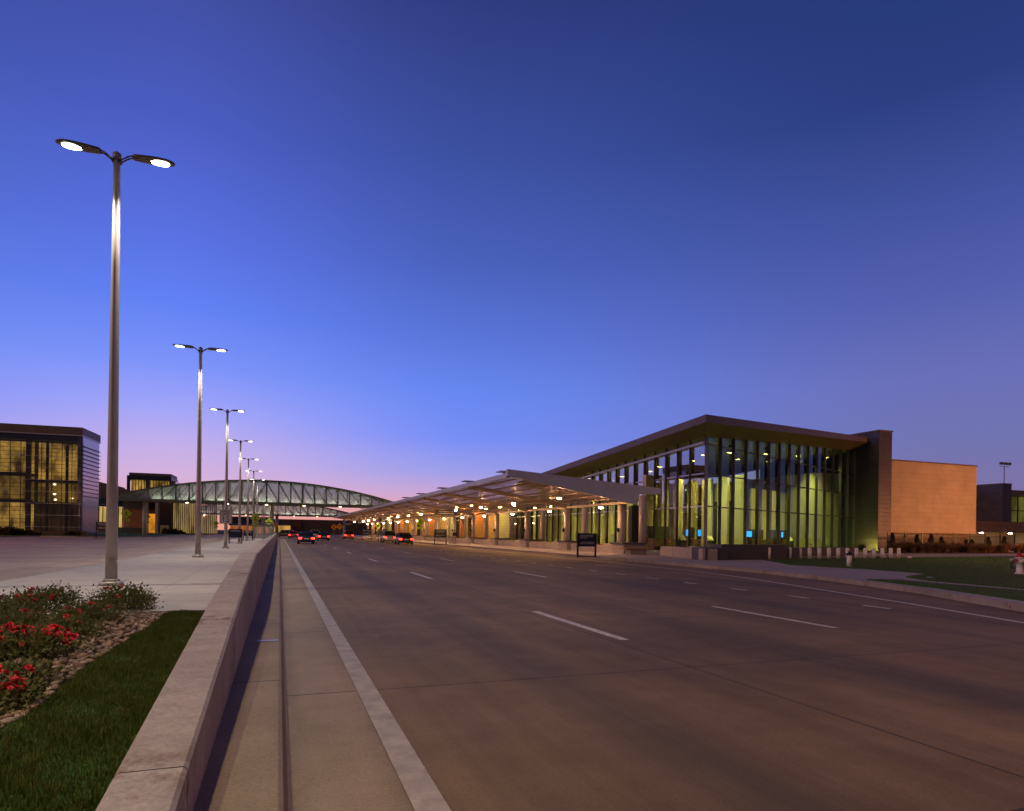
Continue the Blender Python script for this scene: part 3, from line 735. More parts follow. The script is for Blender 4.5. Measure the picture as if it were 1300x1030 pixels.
# bollards
def make_bollard():
    b=MB(); b.tube((0,0,0),(0,0,.60),.105,.105,16); b.lathe([(.105,.60),(.10,.64),(.07,.66),(.01,.665)],(0,0,0),16); b.mi=0
    b.lathe([(.112,.50),(.112,.55)],(0,0,0),16)
    return b.build('bollard',M['whitepaint'])
bo=make_bollard()
pA=G(976,710.6); pB=G(1141,709.4)
for i in range(15):
    o=bo if i==0 else bo.copy()
    if i: COL.objects.link(o)
    t=i/14; o.location=(pA[0]+(pB[0]-pA[0])*t,pA[1]+(pB[1]-pA[1])*t,.15); o.scale=(1.1,1.1,1.12)
    tag(o,'white bollard in the row before the hall, %s from the granite planter'%ordn(i),'bollard','white bollards in front of the hall')
# fire department standpipe post on the lawn
X,Y=G(1078,719.2,.185)
s=thing('standpipe','short white post with a dark capped valve on the lawn edge','standpipe',(X,Y,.185))
b=MB(); b.tube((X,Y,.185),(X,Y,.72),.115,.105,16); b.build('post',M['whitepaint'],s)
b=MB(); b.tube((X,Y,.72),(X,Y,.80),.13,.12,14); b.tube((X,Y,.80),(X,Y,.90),.06,.05,10); b.tube((X-.16,Y,.76),(X+.16,Y,.76),.05,.05,10); b.build('valve_cap',M['black'],s)
# fire hydrant
X,Y=G(1294.5,729,.185)
s=thing('fire_hydrant','white fire hydrant with a red bonnet and red nozzle caps on the lawn','fire hydrant',(X,Y,.185))
b=MB(); b.lathe([(.17,0),(.17,.04),(.12,.05),(.115,.45),(.15,.46),(.15,.50),(.125,.51),(.125,.62),(.155,.63),(.155,.67)],(X,Y,.185),20); b.build('barrel',M['whitepaint'],s)
b=MB(); b.lathe([(.15,.67),(.145,.72),(.11,.78),(.06,.815),(.035,.82),(.035,.87),(.01,.875)],(X,Y,.185),18); b.build('bonnet',M['redpaint'],s)
for d,r in (((-1,0),.055),((1,0),.055),((0,-1),.075)):
    b=MB(); b.tube((X+d[0]*.12,Y+d[1]*.12,.73),(X+d[0]*.20,Y+d[1]*.20,.73),r,r,14); b.build('nozzle',M['whitepaint'],s)
    b=MB(); b.tube((X+d[0]*.20,Y+d[1]*.20,.73),(X+d[0]*.26,Y+d[1]*.26,.73),r*1.12,r*1.05,14); b.tube((X+d[0]*.26,Y+d[1]*.26,.73),(X+d[0]*.29,Y+d[1]*.29,.73),.02,.02,6); b.build('nozzle_cap',M['redpaint'],s)
X2,Y2=G(1284.5,722,.185)
b=MB(); b.lathe([(.05,0),(.06,.3),(.10,.34),(.10,.45),(.05,.5)],(X2,Y2,.185),12); tag(b.build('valve_marker',M['galv']),'small grey valve marker post beside the fire hydrant','marker post')
b=MB(); X3,Y3=G(1180.5,733.6,.185); b.lathe([(.10,0),(.10,.02),(.07,.03),(.02,.035)],(X3,Y3,.185),14); tag(b.build('valve_box_lid',M['galv']),'small pale round valve lid set in the lawn','valve lid')
b=MB(); X3,Y3=G(1156,708.5,.185); b.box(X3-.15,X3+.1,Y3,Y3+.15,.185,.30); tag(b.build('marker_stone',M['whitepaint']),'small white marker stone at the end of the bollard row','marker stone')

# ================================================================== HALL (glass end building)
Cx,Cy=34.0,44.8; DE=(.9205,.3907)     # direction of the end glass wall
def roofz(x,y): return 11.2+.0954*(x-31.6)-.054*(y-41.6)
def epos(s,d=0): return (Cx+DE[0]*s+DE[1]*d, Cy+DE[1]*s-DE[0]*d)   # d>0: outward (toward the camera)
hall=thing('terminal_hall','tall glass walled terminal hall with a deep bronze overhanging roof','building',(Cx,Cy,0))
LE=35.4; YF=80.0
Er=[(31.6,41.6),(31.6+.9205*37.6,41.6+.3907*37.6),(66.4,84),(31.6,84)]
Wr=[(34.0,44.8),epos(LE),(66.2,82.5),(34.0,82.5)]
b=MB()
k=0
b.v=[(x,y,roofz(x,y)-.62) for x,y in Er]+[(x,y,roofz(x,y)) for x,y in Er]
b.f=[(4,5,6,7)]+[(i,(i+1)%4,(i+1)%4+4,i+4) for i in range(4)]; b.m=[0]*5; b.sm=[False]*5
b.build('roof_fascia',M['fascia'],hall)
b=MB(); b.v=[(x,y,roofz(x,y)-.625) for x,y in Er]+[(x,y,roofz(x,y)-1.22) for x,y in Wr]
b.f=[((i+1)%4,i,i+4,(i+1)%4+4) for i in range(4)]; b.m=[0]*4; b.sm=[False]*4; b.build('soffit',M['soffit'],hall)
b=MB(); b.v=[(x,y,roofz(x,y)-1.24) for x,y in Wr]+[(x,y,roofz(x,y)-1.0) for x,y in Wr]; b.f=[(3,2,1,0),(4,5,6,7)]; b.m=[0,0]; b.sm=[False]*2; b.build('ceiling',M['ceil'],hall)
b=MB(); b.box(34.4,66,46.5,82,.05,.16); b.build('floor',M['floor'],hall)
b=MB(); b.box(34.1,66.2,81.5,82.4,.15,9.5); b.box(62,66.2,60,81.4,.15,9.6); b.build('rear_wall',M['interior'],hall)
def wt_(x,y): return roofz(x,y)-1.24
# front glazing (parallel to the road)
NF=19; dY=(YF-Cy)/NF
for i in range(NF):
    a,c=Cy+dY*i+.06,Cy+dY*(i+1)-.06
    b=MB(); x=34.0
    b.quad((x,c,.5),(x,a,.5),(x,a,wt_(x,a)),(x,c,wt_(x,c)))
    b.build('glazing_bay',M['hglass'],hall)
    
    if i: b=MB(); b.box(33.74,33.98,a-.095,a-.025,.4,wt_(34,a)); b.build('mullion_fin',M['mullion'],hall); b=MB(); b.box(33.90,33.985,a-.02,a+.075,.4,roofz(34,a)-1.8); b.build('window_frame',M['mullionlight'],hall)
for h0,h1 in ((4.1,4.1),(6.9,6.9)):
    b=MB(); b.bar((33.93,Cy,h0),(33.93,YF,h1),.10,.12); b.build('transom',M['mullionlight'],hall)
b=MB(); b.bar((33.80,Cy,roofz(34,Cy)-1.75),(33.80,YF,roofz(34,YF)-1.75),.22,.20); b.build('head_rail',M['mullionlight'],hall)
b=MB(); b.box(33.7,34.1,Cy,YF,.15,.5); b.build('sill',M['mullion'],hall)
# end glazing
NE=15; ds=LE/NE
for i in range(NE):
    a,c=ds*i+.05,ds*(i+1)-.05; p,q=epos(a),epos(c)
    b=MB(); b.quad((p[0],p[1],.5),(q[0],q[1],.5),(q[0],q[1],wt_(*q)),(p[0],p[1],wt_(*p))); b.build('glazing_bay',M['hglass2'],hall)
for i in range(NE+1):
    s_=ds*i; p=epos(s_,.0); q=epos(s_,.30)
    b=MB(); b.hexa([(*epos(s_-.035,.28),.4),(*epos(s_+.035,.28),.4),(*epos(s_+.035,-.02),.4),(*epos(s_-.035,-.02),.4)]+[(*epos(s_-.035,.28),wt_(*q)),(*epos(s_+.035,.28),wt_(*q)),(*epos(s_+.035,-.02),wt_(*q)),(*epos(s_-.035,-.02),wt_(*q))]); b.build('mullion_fin',M['finsteel'],hall)
for h in (4.1,6.9,9.45):
    b=MB(); p,q=epos(0,.04),epos(LE,.04); b.bar((*p,h),(*q,h),.12,.11); b.build('transom',M['mullion'],hall)
b=MB(); p,q=epos(0,.0),epos(LE,.0); b.bar((*p,.32),(*q,.32),.3,.34); b.build('sill',M['mullion'],hall)
# inside: lit vertical boards, counters, columns
for i in range(12):
    s_=2.2+i*2.72; p=epos(s_,-7.5); q=epos(s_+1.25,-7.5)
    b=MB(); b.prism([epos(s_,-7.5),epos(s_+1.25,-7.5),epos(s_+1.25,-7.8),epos(s_,-7.8)],.16,7.4); b.build('interior_panel',M['interior'],hall)
for i in range(13):
    y=48.0+i*2.5; b=MB(); b.box(41.0,41.25,y,y+1.5,.16,7.4); b.build('interior_panel',M['interior'],hall)
b=MB(); b.prism([epos(1.5,-8.6),epos(LE-1,-8.6),epos(LE-1,-9.0),epos(1.5,-9.0)],.16,4.4); b.build('interior_wall',M['interiordark'],hall)
b=MB(); b.box(43.0,43.3,52,81,.16,5.2); b.build('interior_wall',M['interiordark'],hall)
for i in range(5):
    s_=1.8+i*6.6; b=MB(); b.prism([epos(s_,-6.2),epos(s_+5.4,-6.2),epos(s_+5.4,-6.9),epos(s_,-6.9)],.16,1.25); b.build('service_counter',mat('counter_brown',(.10,.05,.025),.4),hall)
    b=MB(); b.prism([epos(s_+.3,-7.2),epos(s_+5.0,-7.2),epos(s_+5.0,-7.4),epos(s_+.3,-7.4)],1.3,2.45); b.build('sign_band',M['interiordark'],hall)
# ceiling fittings: the lamps that light the hall
M['hallamp']=emit('hall_lamp_glow',(1,.95,.27),1400); M['hallwarm']=emit('hall_lamp_warm',(1,.62,.30),120)
for (x,y) in [(38.2,50.5),(38.2,58),(38.2,66),(38.2,74),(39.6,54.3),(39.6,62),(39.6,70),(39.6,78),(46,55.2),(53,58.2),(60,60.6),(40.5,49.6),(47,51.9),(54,54.7),(61,57.5)]:
    z=roofz(x,y)-1.6; b=MB(); b.lathe([(.05,.35),(.22,.2),(.26,.0)],(x,y,z),12); b.tube((x,y,z-.42),(x,y,z),.30,.26,14,False); h=b.build('ceiling_lamp',M['headm'],hall)
    b=MB(); b.lathe([(.02,-.05),(.18,-.03),(.24,-.006),(.02,-.003)],(x,y,z),12); b.build('lens',M['hallamp'],h)
# blue information screens inside, standing on posts
for i,(px,d) in enumerate(((873,0),(888,1),(921.5,2),(951,3),(993,4),(1025.5,5))):
    if d<2: X=37.5+d*0; Y=YatX(px,X,677)
    else:
        # 4 m behind the end glass
        th=tan(math.atan(uv(px,677)[0]/F)+YAW); p0=epos(0,-4.2); s_=(th*p0[1]-p0[0])/(DE[0]-th*DE[1]); X,Y=epos(s_,-4.2)
    s=thing('information_screen','bright blue screen inside the hall glass, %s from the left of the six'%ORD[i],'screen',(X,Y,.16),'blue screens inside the hall')
    w=(.20,.20,.12,.36,.13,.28)[i]
    b=MB(); b.box(X-w-.05,X+w+.05,Y,Y+.1,1.5,2.2); b.build('casing',M['black'],s); b=MB(); b.box(X-w,X+w,Y-.02,Y-.003,1.55,2.15); b.build('display',M['screen'],s)
    b=MB(); b.box(X-.06,X+.06,Y+.101,Y+.16,.16,2.1); b.build('stand',M['black'],s)
for i,(px,) in enumerate(((868,),(903,),(1005,),(1040,))):
    th=tan(math.atan(uv(px,680)[0]/F)+YAW); p0=epos(0,-3.0); s_=max(.8,(th*p0[1]-p0[0])/(DE[0]-th*DE[1])); X,Y=epos(s_,-3.0)
    s=thing('check_in_kiosk','slim lit kiosk standing just inside the end glass wall, %s of four'%ORD[i],'kiosk',(X,Y,.16),'kiosks inside the end glass wall')
    b=MB(); b.box(X-.3,X+.3,Y,Y+.4,.16,1.1); b.build('body',M['interiordark'],s); b=MB(); b.hexa([(X-.28,Y-.01,1.101),(X+.28,Y-.01,1.101),(X+.28,Y+.35,1.3),(X-.28,Y+.35,1.3),(X-.28,Y-.01,1.2),(X+.28,Y-.01,1.2),(X+.28,Y+.35,1.6),(X-.28,Y+.35,1.6)]); b.build('top_panel',M['interior'],s)
# ================================================================== FIN TOWER, ORANGE WALL, FAR WING
s=thing('fin_tower','tall slim dark panelled tower closing the right end of the glass hall','building',(66.8,55.2,0))
b=MB(); b.prism([(66.7,55.2),(68.8,55.2),(68.8,75),(66.7,75)],.05,14.35); b.build('tower_wall',M['finwall'],s)
b=MB(); b.box(66.62,68.88,55.12,75.05,14.351,14.5); b.build('coping',M['fascia'],s)
s=thing('panelled_wall_block','windowless tan panelled block lit orange, right of the dark tower','building',(68.9,60,0))
y=57.5; xr=87.2
b=MB(); b.box(68.85,xr,y,y+14,2.35,11.35); b.build('upper_wall',M['tanwall'],s)
b=MB(); b.box(68.85,xr+.08,y-.08,y+14,11.351,11.5); b.build('coping',M['fascia'],s)
b=MB(); b.box(68.85,xr-.4,y+.8,y+14,.05,2.349); b.build('base_wall',M['brownwall'],s)
s=thing('gate_wing','far terminal wing with a second dark tower and green lit windows','building',(103,80,0))
Yt=80.0; xa,xb=XatY(1244,Yt+6),XatY(1272,Yt)
b=MB(); x1=XatY(1283.5,Yt); b.box(xb,x1,Yt,Yt+20,.05,12.3); b.build('tower_wall',M['finwall'],s); b=MB(); b.box(xb-.08,x1+.08,Yt-.08,Yt+20,12.301,12.45); b.build('coping',M['fascia'],s)
b=MB(); b.box(xr+1,xb-.01,Yt+6,Yt+20,4.6,12.0); b.build('rear_wall',M['finwall'],s)
b=MB(); b.box(x1+.3,x1+40,Yt+3,Yt+20,10.6,11.6); b.build('roof',M['fascia'],s)
b=MB(); b.box(x1+.2,x1+40,Yt+6,Yt+6.3,5,10.6); b.build('lit_wall',litwall('wing_lit_interior',(.42,.44,.10),.16,sx=1.4,sz=.8,amt=.4,scale=.5),s)
for i in range(12):
    b=MB(); b.box(x1+.3+i*2.4,x1+.45+i*2.4,Yt+4.8,Yt+5,4.6,10.6); b.build('mullion',M['mullion'],s)
b=MB(); b.box(x1+.2,x1+40,Yt+4.9,Yt+5,7.6,7.75); b.build('transom',M['mullion'],s)
b=MB(); b.box(xr+.6,x1+40,Yt-9,Yt+4.7,2.95,4.75); b.build('lower_parapet',M['brownwall'],s)
b=MB(); b.box(xr+.6,x1+40,Yt-6,Yt-5.6,.05,2.949); b.build('service_wall',mat('service_wall_paint',(.50,.42,.26),.6,0,.15,.6),s)
M['wallpack']=emit('wall_lamp_glow',(1,.86,.62),60)
for i,px in enumerate((1244.5,1281,1320)):
    X=XatY(px,Yt-9); b=MB(); b.box(X-.3,X+.3,Yt-9.35,Yt-9.02,2.72,2.95); o=thing('wall_lamp','small wall lamp on the service wing, %s from the tan block'%ORD[i],'wall lamp',(X,Yt-9,2.8),'wall lamps on the service wing')
    b=MB(); b.box(X-.3,X+.3,Yt-9.35,Yt-9.003,2.80,2.95); b.build('housing',M['galv'],o); b=MB(); b.box(X-.28,X+.28,Yt-9.33,Yt-9.03,2.74,2.799); b.build('lens',M['wallpack'],o)
    X=X+.8; b=MB(); b.box(X-.3,X+.3,Yt-6.3,Yt-6.01,2.6,2.8)
# apron floodlight mast
Yq=105; X=XatY(1275,Yq,590); s=thing('floodlight_mast','three headed floodlight mast rising behind the second dark tower','floodlight',(X,Yq,0))
zz=lambda py:EYE-uv(1275,py)[1]/F*(X*sin(YAW)+Yq*cos(YAW))
b=MB(); b.tube((X,Yq,0),(X,Yq,zz(592)),.16,.1,10); b.build('mast',M['pole'],s); b=MB(); b.box(X-1.6,X+1.6,Yq-.06,Yq+.06,zz(592.6),zz(592)); b.build('crossbar',M['pole'],s)
for d in (-1.5,0,1.5):
    b=MB(); z0=zz(590.5); b.box(X+d-.36,X+d+.36,Yq-.5,Yq,z0,z0+.62); b.build('floodlight_head',M['headm'],s); continue
    b=MB(); z0=zz(590.5); b.hexa([(X+d-.42,Yq-.3,z0+.1),(X+d+.42,Yq-.3,z0+.1),(X+d+.35,Yq+.3,z0+.15),(X+d-.35,Yq+.3,z0+.15),(X+d-.42,Yq-.5,z0+.5),(X+d+.42,Yq-.5,z0+.5),(X+d+.35,Yq+.2,z0+.75),(X+d-.35,Yq+.2,z0+.75)]); b.build('floodlight_head',M['headm'],s)
# boundary fence
Yfn=50.0; fx0=XatY(1127,Yfn); s=thing('metal_fence','tall black metal picket fence in front of the tan block','fence',(fx0,Yfn,.15))
n=0
for k in range(9):
    x=fx0+2.6*k; b=MB(); b.box(x-.05,x+.05,Yfn-.05,Yfn+.05,.15,2.2); b.box(x-.07,x+.07,Yfn-.07,Yfn+.07,2.2,2.25); b.build('fence_post',M['black'],s)
    b=MB()
    if k<8:
        for r in (.4,1.9): b.box(x+.051,x+2.55,Yfn-.02,Yfn+.02,r,r+.05)
        for j in range(18):
            xx=x+.14+j*.137; b.box(xx-.012,xx+.012,Yfn-.012,Yfn+.012,.3,2.08)
        b.build('picket_panel',M['black'],s)

# ================================================================== TERMINAL FRONT behind the canopy
ter=thing('terminal_building','long low terminal front with tan panels, glass bays and copper portals','building',(34,84,0))
M['terglow']=litwall('terminal_lit_interior',(.66,.50,.15),.75,sx=1.1,sz=.9,amt=.55,scale=.7)
def bay(y0,y1,kind):
    x=34.0
    if kind=='wall':
        b=MB(); b.box(x,x+.4,y0,y1,.15,4.9); b.build('panel_wall',M['terrawall'],ter)
        b=MB(); b.box(x+.05,x+.4,y0,y1,4.9,6.4); b.build('clerestory',M['mullion'],ter)
    elif kind=='glass':
        n=max(1,round((y1-y0)/2)); w=(y1-y0)/n
        for i in range(n):
            a=y0+i*w; b=MB(); b.quad((x,a+w-.05,.3),(x,a+.05,.3),(x,a+.05,6.4),(x,a+w-.05,6.4)); b.build('window',M['shopglass'],ter)
        b=MB()
        for i in range(n+1): b.box(x-.22,x+.05,y0+i*w-.05,y0+i*w+.05,.15,6.4)
        b.build('window_frame',M['mullion'],ter)
        b=MB(); b.box(x-.1,x-.001,y0,y1,4.0,4.12); b.box(x-.1,x-.001,y0,y1,.15,.3); b.build('transom',M['mullionlight'],ter)
        b=MB(); b.box(x+3.5,x+3.7,y0,y1,.15,6.4); b.build('lit_interior',M['terglow'],ter)
    elif kind=='portal':
        b=MB(); b.box(x-2.4,x+.5,y0,y0+2.2,.15,6.9); b.build('portal_wall',M['orangeportal'],ter)
        b=MB(); b.box(x-2.4,x+.5,y1-.6,y1,.15,6.9); b.build('portal_wall',M['orangeportal'],ter)
        b=MB(); b.box(x-2.39,x+.5,y0+2.201,y1-.601,4.2,6.88); b.build('portal_head',M['brownwall'],ter)
        b=MB(); b.box(x+.2,x+.4,y0+2.2,y1-.6,.15,4.19); b.build('door_wall',M['interiordark'],ter)
        for i in range(3):
            a=y0+2.5+i*1.6; b=MB(); b.box(x+.05,x+.1,a,a+1.4,.16,3.2); d=b.build('door',M['shopglass'],ter)
            b=MB(); b.box(x,x+.14,a-.06,a,.16,3.26); b.box(x,x+.14,a+1.4,a+1.46,.16,3.26); b.build('door_frame',M['mullionlight'],d)
pat=[(80,92,'glass2'),(92,104,'wall'),(104,114,'portal'),(114,127,'glass'),(127,139,'wall'),(139,149,'portal'),(149,163,'glass'),(163,175,'wall'),(175,185,'portal'),(185,200,'glass')]
for a,c,kd in pat: bay(a,c,'wall' if kd=='glass2' and False else ('glass' if kd=='glass2' else kd))
b=MB(); b.box(33.7,60,84.2,200,6.401,7.0); b.build('roof',M['fascia'],ter)
b=MB(); b.box(38.2,38.5,84.5,200,.15,6.4); b.build('rear_wall',M['brownwall'],ter)
M['greenlamp2']=emit('olive_wash_glow',(.95,.80,.10),80); M['washlamp']=emit('orange_wash_glow',(1,.40,.10),700); M['greenlamp']=emit('green_wash_glow',(.90,.90,.16),380)
def wash(x,y,z,key,label,grp):
    o=thing('wall_washer',label,'wall washer',(x,y,z),grp)
    b=MB(); b.box(x-.15,x+.15,y-.35,y+.35,z,z+.12); b.build('housing',M['headm'],o); b=MB(); b.box(x-.12,x+.12,y-.3,y+.3,z-.16,z-.003); b.build('lens',M[key],o)
i=0
for y in (103,112.5,138,148,174,184): wash(30.6,y,6.3,'washlamp','orange wall washer by the terminal portals, %s from the hall'%ORD[i],'orange wall washers'); i+=1
i=0
for y in (84,90,97,120,131,155,168): wash(31.2,y,5.6,'greenlamp','green toned wall washer over the terminal wall, %s from the hall'%ORD[i],'green toned wall washers'); i+=1
o=thing('ground_uplight','small ground uplight washing the dark tower beside the hall glass','uplight',(65.2,55.9,.15))
b=MB(); b.box(64.9,65.19,55.5,56.3,.15,.85); b.build('housing',M['black'],o); b=MB(); b.quad((65.2,55.6,.20),(65.2,56.2,.20),(65.2,56.2,.80),(65.2,55.6,.80)); b.build('lens',M['greenlamp2'],o)
# a low brown block and awnings at the end of the road
far=thing('far_terminal_block','low dark brown block closing the road beyond the footbridges','building',(10,330,0))
b=MB(); b.box(-3.4,60,330,350,.05,7.2); b.build('block_wall',M['brownwall'],far)
b=MB(); b.box(-22,-3.5,318,330,3.6,7.8); b.build('upper_wall',mat('far_navy_panel',(.03,.03,.06),.5),far)
b=MB(); b.box(-22,-3.5,326,326.5,.05,3.5); b.build('lit_shopfront',litwall('far_orange_interior',(.8,.22,.05),.5,sx=2,sz=1,amt=.6,scale=.4),far)
b=MB(); b.box(-20.5,-12,312,318,3.9,4.5); b.build('awning',mat('blue_awning',(.12,.15,.32),.5),far)
b=MB(); b.box(-3.0,4.5,322,329.9,4.2,4.9); b.build('awning',mat('blue_awning_far',(.12,.15,.32),.5),far)
b=MB(); b.box(-2.6,5,329.5,329.9,.6,4.0); b.build('lit_shopfront',litwall('far_yellow_interior',(.75,.40,.10),.6,sx=2,sz=1.5,amt=.6,scale=.4),far)
b=MB(); b.box(6,10,329.5,329.9,.05,6.8); b.build('brick_pier',mat('far_red_brick',(.20,.06,.045),.7),far)

# ================================================================== FOOTBRIDGES
def bridge_glass():
    t=NT('bridge_glass'); tr=t.N('BsdfTransparent'); tr.inputs[0].default_value=(.80,.86,.84,1)
    df=t.N('BsdfDiffuse'); df.inputs[0].default_value=(.50,.52,.46,1); tl=t.N('BsdfTranslucent'); tl.inputs[0].default_value=(.58,.62,.54,1)
    a=t.N('MixShader'); a.inputs[0].default_value=.6; t.L(df.outputs[0],a.inputs[1]); t.L(tl.outputs[0],a.inputs[2])
    m=t.N('MixShader'); m.inputs[0].default_value=.44; t.L(tr.outputs[0],m.inputs[1]); t.L(a.outputs[0],m.inputs[2]); t.L(m.outputs[0],t.out.inputs[0]); return t.m
M['bglass']=bridge_glass()
M['truss']=mat('truss_steel',(.13,.16,.13),.45,.3,.1,1)
M['underlamp']=emit('bridge_underside_glow',(1,.72,.38),22); M['brlamp']=emit('bridge_lamp_glow',(.93,1,.84),20)
M['deckmetal']=mat('bridge_deck_metal',(.45,.44,.36),.45,.3,.1,1)
def footbridge(Y,xl,xr,zd,rise,ztopend,label,piers,npan=22,wd=4.2,slope=0):
    s=thing('footbridge',label,'footbridge',((xl+xr)/2,Y,0))
    def zb(x): return zd
    def zt(x):
        u=(x-xl)/(xr-xl)*2-1
        return zd+.55+(ztopend-zd-.55)+ (rise-(ztopend-zd))*(1-abs(u)**2.0)
    b=MB(); b.box(xl,xr,Y,Y+wd,zd-.35,zd); b.build('deck',M['deckmetal'],s)
    b=MB(); b.box(xl-.2,xr+.2,Y-.28,Y-.03,zd-.45,zd+.05); b.build('bottom_chord',M['truss'],s)
    b=MB(); b.box(xl-.2,xr+.2,Y+wd+.03,Y+wd+.28,zd-.45,zd+.05); b.build('bottom_chord',M['truss'],s)
    xs=[xl+(xr-xl)*i/npan for i in range(npan+1)]
    for yy in (Y-.15,Y+wd+.15):
        b=MB()
        for p,q in zip(xs[:-1],xs[1:]): b.bar((p,yy,zt(p)),(q,yy,zt(q)),.28,.34)
        b.build('top_chord',M['truss'],s)
        for p in xs: b=MB(); b.bar((p,yy,zd),(p,yy,zt(p)-.1),.24,.20,up=(0,1,0)); b.build('vertical',M['truss'],s)
        for i,(p,q) in enumerate(zip(xs[:-1],xs[1:])):
            b=MB()
            if i<npan/2: b.bar((p,yy,zd),(q,yy,zt(q)-.15),.15,.12,up=(0,1,0))
            else: b.bar((p,yy,zt(p)-.15),(q,yy,zd),.15,.12,up=(0,1,0))
            b.build('diagonal',M['truss'],s)
    for yy,nm in ((Y+.08,'glass_wall'),(Y+wd-.08,'glass_wall')):
        b=MB()
        for p,q in zip(xs[:-1],xs[1:]): b.quad((p+.03,yy,zd+.02),(q-.03,yy,zd+.02),(q-.03,yy,zt(q)-.22),(p+.03,yy,zt(p)-.22))
        b.build(nm,M['bglass'],s)
    b=MB()
    for p,q in zip(xs[:-1],xs[1:]): b.hexa([(p,Y,zt(p)-.18),(q,Y,zt(q)-.18),(q,Y+wd,zt(q)-.18),(p,Y+wd,zt(p)-.18),(p,Y,zt(p)-.10),(q,Y,zt(q)-.10),(q,Y+wd,zt(q)-.10),(p,Y+wd,zt(p)-.10)])
    b.build('roof',M['bglass'],s)
    b=MB(); b.box(xl+1,xr-1,Y+.3,Y+.36,zd+1.05,zd+1.12); b.build('handrail',M['galv'],s)
    for i in range(1,npan,2):
        x=xs[i]; z=zt(x)-.75
        if z<zd+1.6: continue
        b=MB(); b.box(x-1.6,x+1.6,Y+.45,Y+.6,zd+.01,zd+.05); b.box(x-1.6,x+1.6,Y+wd-.6,Y+wd-.45,zd+.01,zd+.05); b.build('floor_light',M['brlamp'],s)
    for i in range(7):
        x=xl+(xr-xl)*(i+.5)/7; b=MB(); b.lathe([(.05,-.10),(.22,-.07),(.25,0)],(x,Y+wd/2,zd-.352),10); b.build('deck_downlight',M['underlamp'],s)
    for (px,rr) in piers:
        b=MB(); b.tube((px,Y+wd/2,0),(px,Y+wd/2,zd-.35),rr,rr,16); b.build('pier',mat('pier_paint',(.45,.52,.48),.5),s)
    return s
footbridge(134,XatY(152,134),XatY(499,134),7.05,4.25,.75+7.05,'nearer arched glass truss footbridge crossing over the whole road',((-1.5,.42),(21.8,.4),(-24,.4)))
footbridge(229,-30,XatY(446,229),7.0,4.2,.8+7.0,'farther arched glass truss footbridge seen beneath the nearer one',((-.9,.5),(21.5,.4),(-24,.4)))

# ================================================================== LEFT BUILDINGS
M['navyframe']=panelled('navy_frame_panel',(.035,.045,.075),3.2,1.5,.1,.4,.3,axis='XY',seam=.02)
M['parapetb']=panelled('brown_parapet',(.16,.115,.10),3.0,3,.08,.5,axis='XY',seam=.02)
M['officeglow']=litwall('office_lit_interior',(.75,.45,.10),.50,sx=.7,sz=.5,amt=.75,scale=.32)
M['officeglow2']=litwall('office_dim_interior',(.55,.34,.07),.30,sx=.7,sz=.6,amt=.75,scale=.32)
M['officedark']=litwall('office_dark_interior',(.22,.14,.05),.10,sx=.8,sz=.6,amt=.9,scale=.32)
M['louvre']=mat('pale_louvre',(.62,.52,.56),.22,.5,.06,1)
def frame_xf(A,d):   # local frame: u along facade to the right, w back into the building
    u=Vector((d[0],d[1],0)).normalized(); w=Vector((-u.y,u.x,0))
    return lambda a,c,z:(A[0]+u.x*a+w.x*c,A[1]+u.y*a+w.y*c,z)
def lbox(b,f,a0,a1,c0,c1,z0,z1):
    return b.hexa([f(a0,c0,z0),f(a1,c0,z0),f(a1,c1,z0),f(a0,c1,z0),f(a0,c0,z1),f(a1,c0,z1),f(a1,c1,z1),f(a0,c1,z1)])
A=C2W(-109.4,160); Lp=C2W(-109.4-16.4*1.9,160-5.2*1.9)
W=math.hypot(A[0]-Lp[0],A[1]-Lp[1]); f=frame_xf(Lp,(A[0]-Lp[0],A[1]-Lp[1]))
H=26.2
off=thing('glass_office_building','tall glass corner building glowing yellow inside, brown roof band, on the far lawn','building',(Lp[0],Lp[1],0))
b=MB(); lbox(b,f,-.3,W+.1,-.25,14,H-1.2,H+.75); b.build('roof_parapet',M['parapetb'],off)
b=MB(); lbox(b,f,0,W,0,.6,H-3.0,H-1.21); b.build('head_band',M['navyframe'],off)
b=MB(); lbox(b,f,-.3,W+.15,-.3,14.02,H-1.5,H-1.22); b.build('trim_band',M['mullionlight'],off)
b=MB(); lbox(b,f,W-1.0,W,0,1.0,.1,H-3.01); b.build('corner_pier',M['navyframe'],off)
xm=W-11.6
b=MB(); lbox(b,f,xm-.45,xm+.45,0,.8,.1,H-3.01); b.build('mid_pier',M['navyframe'],off)
# interior: floors, back walls
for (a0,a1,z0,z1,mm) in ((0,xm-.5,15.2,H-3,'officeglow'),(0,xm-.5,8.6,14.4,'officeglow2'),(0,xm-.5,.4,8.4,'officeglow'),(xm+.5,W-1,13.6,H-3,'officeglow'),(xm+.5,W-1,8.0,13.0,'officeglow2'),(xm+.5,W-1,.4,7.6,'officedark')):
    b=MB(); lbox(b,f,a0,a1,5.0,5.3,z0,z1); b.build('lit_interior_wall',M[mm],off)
for (a0,a1,zz_) in ((0,xm-.5,14.8),(0,xm-.5,8.0),(xm+.5,W-1,13.2),(xm+.5,W-1,7.6)):
    b=MB(); lbox(b,f,a0,a1,.5,5,zz_-.3,zz_+.3); b.build('floor_slab',M['interiordark'],off)
for a in (2.4,7.6,xm+3.1,xm+7.4):
    b=MB(); p=f(a,3,0); b.tube((p[0],p[1],.1),(p[0],p[1],H-3.1),.35,.35,10); b.build('interior_column',M['interiordark'],off)
b=MB(); q=f(3,3.5,0); 
for i in range(10):
    p0=f(2+i*.9,4,15.4+i*.45); p1=f(2.9+i*.9,4,15.85+i*.45); b.bar(p0,p1,1.0,.3)
b.build('stair',M['interiordark'],off)
nb=int(W/2.1)
